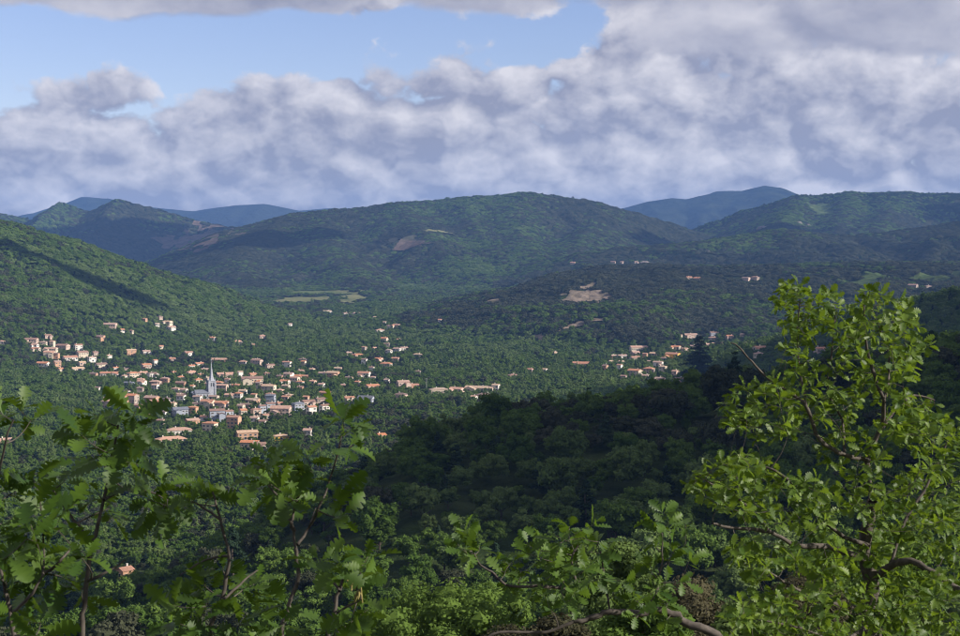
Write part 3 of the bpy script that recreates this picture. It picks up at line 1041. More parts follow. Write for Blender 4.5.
for i in np.nonzero(single)[0]:
    k = str(kind[i])
    q_ = scl[i, 2] / (ts[i] / 6.6) / 0.86
    big = 'tall' if q_ > 1.12 else 'low' if q_ < 0.82 else 'mid-sized'
    ww_ = scl[i, :2].mean() / scl[i, 2]
    big += ' broad' if ww_ > 1.18 else ' narrow' if ww_ < 0.95 else ''
    if k == 'poplar':
        big = 'towering' if scl[i, 2] > 1.0 else 'young'
    dcr = np.min(np.hypot(CREST[2][:, 0] - tx[i], CREST[2][:, 1] - ty[i]))
    if lname[i] == 'valley':
        where = 'on the valley floor at the foot of the spur'
    elif td[i] < 250:
        where = 'on the slope just below the viewpoint bushes'
    elif td[i] < 310:
        where = 'at the bottom of the shaded ravine'
    elif td[i] < 370:
        where = 'low on the shaded wooded spur above the ravine'
    elif dcr > 60 or td[i] < 430:
        where = 'halfway up the shaded wooded spur'
    else:
        where = 'near the crest of the shaded wooded spur'
    make_tree(k, int(var[i]), pts[i], scl[i], rot[i], '%s %s %s' % (big, KNAME[k][1], where), 'trees of the near wood')

rest = ~single
REG = [('spur_woods', 'dense shaded wood of mixed oaks covering the near spur', ['wooded_spur', 'hillside']),
       ('right_hill_woods', 'dark wood on the hill behind the big foreground oak', ['right_hill']),
       ('green_hill_woods', 'bright green deciduous wood on the hill above the town', ['green_hill']),
       ('valley_woods', 'trees between the houses and fields on the valley floor', ['valley']),
       ('quarry_hill_woods', 'dark evergreen scrub wood around the bare quarry', ['quarry_hill', 'low_ridge']),
       ('mountain_woods', 'blue-green forest covering the mountains behind the town', ['mountain', 'mountain_shoulder', 'mountain_foot', 'left_mountain', 'right_mountain', 'far_mountain'])]
for nm, lb, ls in REG:
    m_ = rest & np.isin(lname, ls)
    woods(nm, lb, pts[m_], idx[m_], scl[m_], rot3[m_])
print('TREES', n, 'single', single.sum())
# ------------------------------------------------------------------ houses
WALLS = {'white': (0.64, 0.60, 0.54), 'cream': (0.55, 0.47, 0.36), 'pink': (0.51, 0.38, 0.31), 'orange': (0.47, 0.28, 0.18), 'yellow': (0.72, 0.44, 0.07),
         'grey': (0.34, 0.37, 0.43), 'stone': (0.36, 0.29, 0.24)}  # grey: bluish shade on facades, put into the wall colour
for k, c in WALLS.items():
    M['wall_' + k] = simple_mat('wall_' + k, c, 0.9, 0.10, 0.6, 0.0, 0.10)


def roof_mat(name, c):
    m_, b, out = new_mat(name)
    p = b.n('ShaderNodeBsdfPrincipled')
    co = b.n('ShaderNodeTexCoord').outputs['Object']
    n = b.noise(co, 1.3, 5.0, 0.65)
    wv = b.n('ShaderNodeTexWave')
    b.put(wv.inputs['Vector'], co)
    wv.inputs['Scale'].default_value = 1.6
    wv.inputs['Distortion'].default_value = 0.6
    r = b.n('ShaderNodeObjectInfo').outputs['Random']
    k = b.m('MULTIPLY', b.ss(n, 0.3, 0.7, 0.72, 1.22, False), b.ss(r, 0, 1, 0.8, 1.2, False))
    hs = b.n('ShaderNodeHueSaturation')
    hs.inputs['Color'].default_value = (*c, 1)
    b.put(hs.inputs['Value'], k)
    b.put(hs.inputs['Saturation'], b.ss(r, 0, 1, 0.8, 1.1, False))
    b.put(p.inputs['Base Color'], hs.outputs[0])
    p.inputs['Roughness'].default_value = 0.85
    bp = b.n('ShaderNodeBump')
    bp.inputs['Strength'].default_value = 0.6
    bp.inputs['Distance'].default_value = 0.12
    b.put(bp.inputs['Height'], wv.outputs[0])
    b.put(p.inputs['Normal'], bp.outputs[0])
    b.put(out.inputs[0], p.outputs[0])
    return m_


ROOFS = {'terracotta': (0.46, 0.21, 0.12), 'faded pink': (0.48, 0.29, 0.21), 'brown': (0.25, 0.155, 0.12), 'sandy': (0.49, 0.34, 0.23), 'slate': (0.15, 0.16, 0.19)}
for k, c in ROOFS.items():
    M['roof_' + k] = roof_mat('roof_' + k, c)
M['glass_dark'] = simple_mat('glass_dark', (0.035, 0.04, 0.05), 0.25, 0.2, 1.0)
M['shutter'] = simple_mat('shutter', (0.16, 0.13, 0.10), 0.7, 0.2, 3.0)
M['trim'] = simple_mat('trim', (0.62, 0.57, 0.50), 0.8, 0.1, 2.0)
M['spire_stone'] = simple_mat('spire_stone', (0.34, 0.35, 0.39), 0.85, 0.28, 0.8, 0.4, 0.0)
M['metal'] = simple_mat('metal', (0.55, 0.56, 0.58), 0.4, 0.1, 2.0)


def box_geo(x0, x1, y0, y1, z0, z1):
    V = np.array([(x, y, z) for z in (z0, z1) for y in (y0, y1) for x in (x0, x1)], float)
    Fq = np.array([(0, 2, 3, 1), (4, 5, 7, 6), (0, 1, 5, 4), (2, 6, 7, 3), (0, 4, 6, 2), (1, 3, 7, 5)])
    return V, Fq


def prism(w, d, z0, h, rise, ox=0, oy=0, hip=0.0):
    """walls with gables, ridge along x"""
    a, b_ = w / 2, d / 2
    r = a - hip
    V = np.array([(-a, -b_, z0), (a, -b_, z0), (a, b_, z0), (-a, b_, z0), (-a, -b_, h), (a, -b_, h), (a, b_, h), (-a, b_, h), (-r, 0, h + rise), (r, 0, h + rise)], float)
    V[:, 0] += ox
    V[:, 1] += oy
    quads = [(0, 1, 5, 4), (1, 2, 6, 5), (2, 3, 7, 6), (3, 0, 4, 7), (4, 5, 9, 8), (6, 7, 8, 9), (0, 3, 2, 1)]
    tris = [(5, 6, 9), (7, 4, 8)]
    return V, quads, tris


def mesh_qt(name, V, quads, tris, mat, idxs=None):
    fs = []
    if len(quads):
        fs.append(np.array(quads))
    if len(tris):
        fs.append(np.array(tris))
    return np_mesh(name, V, fs, mat)


def roof_geo(w, d, h, rise, ov, th, hip=0.0, ox=0, oy=0):
    a, b_ = w / 2 + ov, d / 2 + ov
    sl = rise / (d / 2)
    e = h - ov * sl
    r = max(0.05, a - (hip + ov if hip else 0))
    base = np.array([(-a, -b_, e), (a, -b_, e), (a, b_, e), (-a, b_, e), (-r, 0, h + rise), (r, 0, h + rise)], float)
    base[:, 0] += ox
    base[:, 1] += oy
    V = np.vstack([base + (0, 0, 0.06), base + (0, 0, 0.06 + th)])
    T = 6
    quads = [(0 + T, 1 + T, 5 + T, 4 + T), (2 + T, 3 + T, 4 + T, 5 + T), (0, 4, 5, 1), (2, 5, 4, 3), (0, 1, 1 + T, T), (2, 3, 3 + T, 2 + T), (1, 2, 2 + T, 1 + T), (3, 0, T, 3 + T)]
    tris = [(1 + T, 2 + T, 5 + T), (3 + T, T, 4 + T), (2, 1, 5), (0, 3, 4)]
    if not hip:
        # open gable: the end faces close the slab, not the gable
        quads = [(0 + T, 1 + T, 5 + T, 4 + T), (2 + T, 3 + T, 4 + T, 5 + T), (0, 4, 5, 1), (2, 5, 4, 3), (0, 1, 1 + T, T), (2, 3, 3 + T, 2 + T),
                 (1, 5, 5 + T, 1 + T), (5, 2, 2 + T, 5 + T), (3, 4, 4 + T, 3 + T), (4, 0, T, 4 + T)]
        tris = []
    return V, quads, tris


# a window: dark pane in a pale frame with open shutters; faces -y
def window_mesh(w, h, shut=True):
    parts = [box_geo(-w / 2, w / 2, -0.05, 0.05, 0, h)]
    mats = [np.zeros(6)]
    for x0, x1, z0, z1 in ((-w / 2 - 0.1, -w / 2, -0.1, h + 0.1), (w / 2, w / 2 + 0.1, -0.1, h + 0.1), (-w / 2, w / 2, h, h + 0.1), (-w / 2, w / 2, -0.1, 0)):
        parts.append(box_geo(x0, x1, -0.10, 0.05, z0, z1))
        mats.append(np.ones(6))
    if shut:
        for s in (-1, 1):
            xa, xb = sorted((s * (w / 2 + 0.12), s * (w + 0.1)))
            parts.append(box_geo(xa, xb, -0.09, 0.02, 0, h))
            mats.append(np.full(6, 2))
    V, q = join(parts)
    me = np_mesh('window', V, q, [M['glass_dark'], M['trim'], M['shutter']])
    me.polygons.foreach_set('material_index', np.concatenate(mats).astype(np.int32))
    return me


WIN = window_mesh(1.1, 1.4)
WIN_BIG = window_mesh(2.2, 2.0, False)
V, q = join([box_geo(-0.55, 0.55, -0.06, 0.05, 0, 2.1), box_geo(-0.7, -0.55, -0.1, 0.05, 0, 2.25), box_geo(0.55, 0.7, -0.1, 0.05, 0, 2.25)])
DOOR = np_mesh('door', V, q, M['shutter'])
V, q = join([box_geo(-0.4, 0.4, -0.3, 0.3, -1.6, 0.9), box_geo(-0.5, 0.5, -0.4, 0.4, 0.9, 1.05)])
CHIM = np_mesh('chimney', V, q, M['trim'])
# arched terrace front: posts and beam
DISTRICTS = []


def district(i):
    if i >= N_LISTED:
        j = min(range(N_LISTED), key=lambda k: (HOUSES[k][0] - HOUSES[i][0]) ** 2 + (HOUSES[k][1] - HOUSES[i][1]) ** 2)
        return district(j)
    if i < 17:
        return 'in the hamlet below the green hill'
    if i < 35:
        return 'on the slope above town'
    if i < HT[0]:
        return 'near the spire'
    if i < HT[1]:
        return 'below the town'
    if i < HT[2]:
        return 'in town beyond the spire'
    if i < HT[3]:
        return 'up the side valley'
    if i < HT[4]:
        return 'by the long roofs'
    if i < HT[5]:
        return 'near the yellow house'
    return 'on the far plateau'


names_at = [next(i for i, h in enumerate(HOUSES) if h[:2] == key) for key in ((179, 434), (256, 362), (327, 313), (418, 374), (581, 366), (689, 279))]
HT = names_at
rnd = random.Random(11)
label_count = {}


def build_house(i):
    px, py, wpx, st, wall = HOUSES[i]
    p = hpos[i]
    d = float(np.hypot(p[0], p[1]))
    span = max(3.5, wpx) * d / F
    yaw = math.atan2(p[0], p[1]) * -1 + R(rnd.choice((-1, 1)) * rnd.uniform(12, 42))
    # neighbours stand to one street line
    fl_ = float(fbm(np.array([p[0] / 160]), np.array([p[1] / 160]), 2, 900)[0])
    if d < 2200 and wpx < 16:
        yaw = -math.atan2(p[0], p[1]) + R((28 if fl_ > 0 else -26) + rnd.uniform(-9, 9))
    if wpx >= 16:
        yaw = -math.atan2(p[0], p[1]) + R(rnd.choice((-1, 1)) * rnd.uniform(6, 20))
    dp = min(max(6.0, span * 0.55), 10.5)
    ca, sa = abs(math.cos(yaw)), abs(math.sin(yaw))
    w = max(5.5, (span - dp * sa * 0.8) / max(ca, 0.5))
    if w < dp:
        w, dp = dp, max(5.0, w)
    h = 3.0 * st + 0.3 + rnd.uniform(0, 0.6)
    rise = dp / 2 * math.tan(R(rnd.uniform(17, 24)))
    roof = {'grey': rnd.choice(('slate', 'brown')), 'stone': rnd.choice(('brown', 'terracotta'))}.get(wall) or rnd.choice(('terracotta', 'terracotta', 'faded pink', 'faded pink', 'brown', 'sandy'))
    form = rnd.choice(('gable', 'gable', 'hip', 'wing', 'wing')) if w > 9 else rnd.choice(('gable', 'gable', 'hip'))
    hip = dp * 0.5 if form == 'hip' and w > dp * 1.15 else 0.0
    if form == 'hip' and not hip:
        form = 'gable'
    t = add('house', None)
    t.empty_display_size = 1.0
    gz = gheight(np.array([p[0] + dx for dx in (-5, 0, 5) for _ in (0,)]), np.array([p[1]] * 3))
    t.location = (p[0], p[1], float(gz.mean()) + 0.2)
    t.rotation_euler = (0, 0, yaw)
    z0 = -4.5
    V, Q, T = prism(w, dp, z0, h, rise, hip=hip)
    Vr, Qr, Tr = roof_geo(w, dp, h, rise, 0.55, 0.22, hip)
    wing = None
    if form == 'wing':
        ww, wd = w * 0.42, dp * 0.75
        hw = max(2.8, h - rnd.choice((0.9, 2.8 if st > 1 else 0.9)))
        side = rnd.choice((-1, 1))
        ox, oy = side * (w / 2 - ww / 2 - 0.3), -(dp / 2 + wd / 2 - 0.6)
        rw = ww / 2 * math.tan(R(20))
        # wing ridge runs along y: build along x and turn
        V2, Q2, T2 = prism(wd, ww, z0, hw, rw)
        V2 = np.stack([-V2[:, 1] + ox, V2[:, 0] + oy, V2[:, 2]], -1)
        n0 = len(V)
        V = np.vstack([V, V2])
        Q = Q + [tuple(k + n0 for k in q_) for q_ in Q2]
        T = T + [tuple(k + n0 for k in q_) for q_ in T2]
        V2, Q2, T2 = roof_geo(wd, ww, hw, rw, 0.45, 0.2)
        V2 = np.stack([-V2[:, 1] + ox, V2[:, 0] + oy, V2[:, 2]], -1)
        wing = (V2, Q2, T2, ox, oy, ww, wd, hw)
    add('wall', mesh_qt('wall', V, Q, T, M['wall_' + wall]), t)
    ro = add('roof', mesh_qt('roof', Vr, Qr, Tr, M['roof_' + roof]), t)
    if wing:
        add('wing_roof', mesh_qt('wing_roof', wing[0], wing[1], wing[2], M['roof_' + roof]), t)
    if wpx >= 6:
        c = add('chimney', CHIM, ro, (rnd.uniform(-0.3, 0.3) * w, dp * 0.12, h + rise * 0.75 + 0.6))
    # windows on the walls that face the camera side
    lim = 2 if wpx < 7 else 5 if wpx < 11 else 9 if wpx < 16 else 14
    made = 0
    cands = []
    ncol = max(2, int(w / 3.4))
    for s_ in range(st):
        for k in range(ncol):
            x = (k + 0.5) / ncol * w - w / 2
            if wing and abs(x - wing[3]) < wing[5] / 2 + 0.6:
                continue
            cands.append((x, -dp / 2, 0.9 + 3.0 * s_, 0, s_))
    nside = max(1, int(dp / 4))
    sgn = 1 if math.sin(yaw + math.atan2(p[0], p[1])) < 0 else -1       # the gable end turned to the camera
    for s_ in range(st):
        for k in range(nside):
            cands.append((sgn * w / 2, ((k + 0.5) / nside - 0.5) * dp, 0.9 + 3.0 * s_, sgn * math.pi / 2, s_))
    if wing:
        cands.insert(0, (wing[3], wing[4] - wing[6] / 2, 0.9, 0, 1))
    door_done = wpx < 9
    rnd.shuffle(cands)
    for (x, y, z, a, s_) in cands[:lim]:
        if s_ == 0 and not door_done and a == 0:
            o = add('door', DOOR, t, (x, y - 0.02, 0.05), a)
            door_done = True
        else:
            o = add('window', WIN_BIG if (s_ == 0 and rnd.random() < 0.25) else WIN, t, (x + (0.02 if a > 0 else -0.02 if a < 0 else 0), y - (0.02 if a == 0 else 0), z), a)
    # label
    sz = {1: 'single-storey', 2: 'two-storey', 3: 'tall three-storey'}[st]
    long_ = 'long ' if w > 17 else 'small ' if w < 8.5 else ''
    fm = {'gable': 'gabled', 'hip': 'hip-roofed', 'wing': 'L-shaped'}[form]
    lb = '%s%s %s %s house with %s roof %s' % (long_, sz, fm, wall, roof, district(i))
    sp_ = SPECIAL.get((px, py))
    tag(t, sp_ or lb, 'house', 'houses of the valley')


SPECIAL = {
    (673, 359): 'bright yellow two-storey house standing among pale hamlet houses',
    (234, 428): 'tall orange tower-like house with pale roof below the spire',
    (247, 440): 'broad orange house with sandy roof beside the orange tower house',
    (179, 434): 'long white villa with tiled roof above the dark trees',
    (171, 443): 'long pink villa stepped below the white villa',
    (217, 421): 'three-storey apartment block with shade-toned grey walls below the church spire',
    (131, 405): 'tall stone building with flat-looking roof at the edge of town',
    (480, 391): 'very long cream building with low tiled roof below the quarry hill',
    (484, 398): 'low reddish building in front of the very long cream building',
    (125, 578): 'lone orange-roofed cottage in the trees at the foot of the spur',
    (4, 444): 'lone orange house among trees below the hamlet',
    (581, 366): 'wide pink house alone between the long roofs and the yellow-house hamlet',
    (281, 440): 'ochre yellow villa at the lower edge of the town',
    (110, 327): 'pink villa standing highest on the green slope clearing',
    (440, 322): 'tiny white hut on the toe of the quarry hill',
    (573, 264): 'small pink farmhouse on the far low ridge',
}
for i in range(len(HOUSES)):
    build_house(i)

# ------------------------------------------------------------------ church with its spire
def build_church():
    t = add('church', None)
    t.location = (CHURCH[0], CHURCH[1], CHURCH[2])
    t.rotation_euler = (0, 0, R(24))
    tag(t, 'grey stone church with tall pointed spire in the middle of town', 'church')
    s = 3.5
    V, q = join([box_geo(-s, s, -s, s, -4, 19), box_geo(-s - 0.35, s + 0.35, -s - 0.35, s + 0.35, 11.6, 12.1), box_geo(-s - 0.4, s + 0.4, -s - 0.4, s + 0.4, 19.004, 19.7)]
                + [box_geo(x - 0.7, x + 0.7, y - 0.7, y + 0.7, -4, 16.5) for x in (-s, s) for y in (-s, s)])
    add('tower', np_mesh('tower', V, q, M['spire_stone']), t)
    # spire: eight-sided, slightly concave
    ang = np.arange(8) * math.pi / 4 + math.pi / 8
    V, rows = [], []
    prof = [(3.3, 19.7), (2.2, 22.5), (1.5, 26.5), (0.95, 31.5), (0.35, 37.0), (0.1, 40.5)]
    for r, z in prof:
        V += [(r * math.cos(a), r * math.sin(a), z) for a in ang]
    ids = np.arange(len(V)).reshape(len(prof), 8)
    q = np.stack([ids[:-1], np.roll(ids, -1, 1)[:-1], np.roll(ids, -1, 1)[1:], ids[1:]], -1).reshape(-1, 4)
    sp = add('spire', np_mesh('spire', np.array(V), q, M['spire_stone']), t)
    V, q = join([box_geo(-0.08, 0.08, -0.08, 0.08, 40.3, 42.6), box_geo(-0.6, -0.082, -0.07, 0.07, 41.6, 41.8), box_geo(0.082, 0.6, -0.07, 0.07, 41.6, 41.8)])
    add('cross', np_mesh('cross', V, q, M['metal']), sp)
    for x in (-s, s):
        for y in (-s, s):
            V = np.array([(x - 0.7, y - 0.7, 16.5), (x + 0.7, y - 0.7, 16.5), (x + 0.7, y + 0.7, 16.5), (x - 0.7, y + 0.7, 16.5), (x, y, 23.0)])
            add('pinnacle', np_mesh('pinnacle', V, [np.array([(0, 1, 4), (1, 2, 4), (2, 3, 4), (3, 0, 4)])], M['spire_stone']), t)
    # belfry louvres on each face
    for k in range(4):
        a = k * math.pi / 2
        for off in (-1.1, 1.1):
            V, q = join([box_geo(off - 0.55, off + 0.55, -s - 0.06, -s + 0.1, 13.2, 16.8), box_geo(off - 0.32, off + 0.32, -s - 0.062, -s + 0.1, 16.802, 17.5)])
            o = add('belfry_opening', np_mesh('belfry_opening', V, q, M['glass_dark']), t)
            o.rotation_euler = (0, 0, a)
    # nave behind the tower
    V, Q, T = prism(15, 9, -4, 6.5, 3.2)
    V[:, 0] -= 10.7
    add('nave', mesh_qt('nave', V, Q, T, M['spire_stone']), t)
    V, Q, T = roof_geo(15, 9, 6.5, 3.2, 0.5, 0.25)
    V[:, 0] -= 10.7
    add('nave_roof', mesh_qt('nave_roof', V, Q, T, M['roof_slate']), t)
    for k in range(4):
        o = add('window', WIN_BIG, t, (-5.4 - k * 3.5, -4.55, 2.4))
        o.scale = (0.45, 1, 1.4)


build_church()


# ------------------------------------------------------------------ lamp masts in the town
def mast(px, py, hpx, label):
    p = hit(px, py, 640.0)
    hh = hpx * p[1] / F
    t = add('floodlight_mast', None, None, p)
    tag(t, label, 'mast', 'masts in the town')
    V, q = tube([(0, 0, -0.5), (0, 0, hh * 0.5), (0, 0, hh)], [0.28, 0.2, 0.13], 8)
    add('pole', np_mesh('pole', V, q, M['metal'], smooth=True), t)
    V, q = join([box_geo(-1.3, 1.3, -0.12, 0.12, hh, hh + 0.2), box_geo(-1.3, -0.5, -0.5, -0.121, hh + 0.05, hh + 0.6), box_geo(0.5, 1.3, -0.5, -0.121, hh + 0.05, hh + 0.6)])
    add('lamp_head', np_mesh('lamp_head', V, q, M['metal']), t)


mast(232.5, 406, 9, 'thin white pole mast near the church')
mast(426.5, 393, 14, 'slender floodlight mast beside the long tiled roofs')

# ------------------------------------------------------------------ cedar that stands out dark below the yellow house
def build_cedar():
    p = hit(699, 388, 640.0)
    sc = 52 * p[1] / F / 20.0
    t = add('cedar_tree', None, None, p)
    t.scale = (sc, sc, sc)
    tag(t, 'broad dark layered cedar below the yellow house', 'tree')
    rng = np.random.default_rng(5)
    V, q = tube([(0, 0, -2), (0.1, 0, 8), (0, 0.1, 19.5)], [0.6, 0.4, 0.08], 7)
    add('trunk', np_mesh('trunk', V, q, M['bark_far'], smooth=True), t)
    parts = []
    for tier, z0_ in enumerate(np.linspace(3.2, 19, 13)):
        z = z0_
        r = 8.6 * (1 - (z - 2) / 18.5) ** 0.75 + 0.5
        nb = 7 if tier < 8 else 4
        a0 = rng.uniform(0, 6)
        for k in range(nb):
            a = a0 + k * 6.283 / nb + rng.uniform(-0.2, 0.2)
            z = z0_ + rng.uniform(-0.8, 0.8)
            L = r * rng.uniform(0.55, 1.1)
            nl = int(60 * L / 5) + 16
            tt = rng.uniform(0.12, 1, nl)
            wdt = 0.30 * L * np.sin(np.pi * np.clip(tt * 0.85 + 0.1, 0, 1))
            lat = rng.uniform(-1, 1, nl) * wdt
            ps = np.stack([np.cos(a) * L * tt - np.sin(a) * lat, np.sin(a) * L * tt + np.cos(a) * lat, z + 0.9 * tt - 0.9 * tt ** 3 + rng.normal(0, 0.22, nl)], -1)
            s = rng.uniform(0.5, 1.0, nl)[:, None]
            d1 = rng.normal(size=(nl, 3)) * (1, 1, 0.3)
            d1 /= np.linalg.norm(d1, axis=1)[:, None]
            d2 = np.cross(d1, (0, 0, 1.0)) + rng.normal(size=(nl, 3)) * 0.15
            Vb = np.stack([ps - d1 * s, ps + d2 * s * 0.5, ps + d1 * s, ps - d2 * s * 0.5], 1).reshape(-1, 3)
            parts.append((Vb, np.arange(nl * 4).reshape(-1, 4)))
    V, q = join(parts)
    add('crown', np_mesh('crown', V, q, M['leaf_conifer']), t)


build_cedar()

# ------------------------------------------------------------------ crags on the far ridges
def crag(px, py, wpx, hpx, label, dmin=3000.0):
    p = hit(px, py, dmin)
    m_ = p[1] / F
    import bmesh
    bm = bmesh.new()
    bmesh.ops.create_icosphere(bm, subdivisions=3, radius=1.0)
    sx, sy, sz = wpx * m_ / 2, wpx * m_ / 3, hpx * m_ * 0.5
    for v in bm.verts:
        q = v.co.copy()
        nz = mnoise.noise(q * 2.2 + Vector((px, py, 0))) * 0.35 + mnoise.noise(q * 6.0 + Vector((px, 0, py))) * 0.18
        q *= 1 + nz
        q.z = round(q.z * 3.0 + nz) / 3.0 * 0.6 + q.z * 0.4
        v.co = Vector((q.x * sx, q.y * sy, q.z * sz))
    me = bpy.data.meshes.new('rock_outcrop')
    bm.to_mesh(me)
    bm.free()
    me.materials.append(M['rock'])
    o = add('rock_outcrop', me, None, p)
    tag(o, label, 'rock', 'crags on the ridges')


crag(762, 230, 11, 8, 'pinkish rock crag on the clearing below the right mountain', 4000.0)
crag(798, 225, 9, 6, 'smaller pink crag beside the ridge meadow', 4000.0)
crag(808, 226, 6, 4, 'low pink crag at the end of the row', 4000.0)
crag(786, 226, 5, 4, 'tiny pink crag between the larger ones', 4000.0)
crag(645, 264, 12, 6, 'grey rock band on the top of the quarry hill')
crag(757, 288, 16, 5, 'long grey rock step in the plateau scrub', 2400.0)
crag(708, 254, 6, 7, 'upright rock on the low ridge', 3800.0)
# ------------------------------------------------------------------ foreground: oak leaves
def leaf_geo(variant):
    prof = [(0.0, 0.012), (0.12, 0.045), (0.20, 0.13), (0.255, 0.145), (0.30, 0.085), (0.36, 0.20), (0.43, 0.235), (0.475, 0.15), (0.54, 0.275), (0.62, 0.30), (0.665, 0.19),
            (0.73, 0.275), (0.80, 0.265), (0.84, 0.165), (0.90, 0.185), (0.96, 0.13), (1.0, 0.02)]
    rng = np.random.default_rng(100 + variant)
    prof = [(t_, w_ * (0.62 if k_ in (4, 7, 10, 13) else 1.06)) for k_, (t_, w_) in enumerate(prof)]
    fold = (0.30, 0.12, 0.42, 0.2)[variant]
    curl = (0.22, -0.10, 0.38, 0.05)[variant]
    mid, lft, rgt = [], [], []
    for t, w in prof:
        z = -curl * t * t
        mid.append((t, 0, z))
        wl_, wr_ = w * rng.uniform(0.92, 1.08), w * rng.uniform(0.92, 1.08)
        lft.append((t + w * 0.12, wl_, z + wl_ * fold + rng.uniform(-0.015, 0.015)))
        rgt.append((t + w * 0.12, -wr_, z + wr_ * fold + rng.uniform(-0.015, 0.015)))
    n = len(prof)
    V = np.array([(-0.16, 0.008, 0.03), (-0.16, -0.008, 0.03)] + mid + lft + rgt, float)
    m0, l0, r0 = 2, 2 + n, 2 + 2 * n
    q = [(0, 1, r0, l0)]
    for i in range(n - 1):
        q.append((m0 + i, m0 + i + 1, l0 + i + 1, l0 + i))
        q.append((m0 + i, r0 + i, r0 + i + 1, m0 + i + 1))
    return V, np.array(q)


LEAF = [leaf_geo(k) for k in range(4)]
LEAF_ME = {}
for mt in ('leaf_oak', 'leaf_oak_shaded'):
    LEAF_ME[mt] = [np_mesh('leaf', V, q, M[mt], smooth=True, attrs={'rnd': np.full(len(V), 0.17 * k)}) for k, (V, q) in enumerate(LEAF)]


def bez(p0, p1, p2, n=5):
    t = np.linspace(0, 1, n)[:, None]
    return (1 - t) ** 2 * p0 + 2 * t * (1 - t) * p1 + t * t * p2


def smooth_path(P, n=4):
    P = np.asarray(P, float)
    out = []
    for i in range(len(P) - 1):
        a, b_ = P[i], P[i + 1]
        ta = (P[min(i + 1, len(P) - 1)] - P[max(i - 1, 0)]) * 0.5
        tb = (P[min(i + 2, len(P) - 1)] - P[i]) * 0.5
        for t in np.linspace(0, 1, n, endpoint=False):
            out.append((2 * t ** 3 - 3 * t ** 2 + 1) * a + (t ** 3 - 2 * t ** 2 + t) * ta + (-2 * t ** 3 + 3 * t ** 2) * b_ + (t ** 3 - t ** 2) * tb)
    out.append(P[-1])
    return np.array(out)


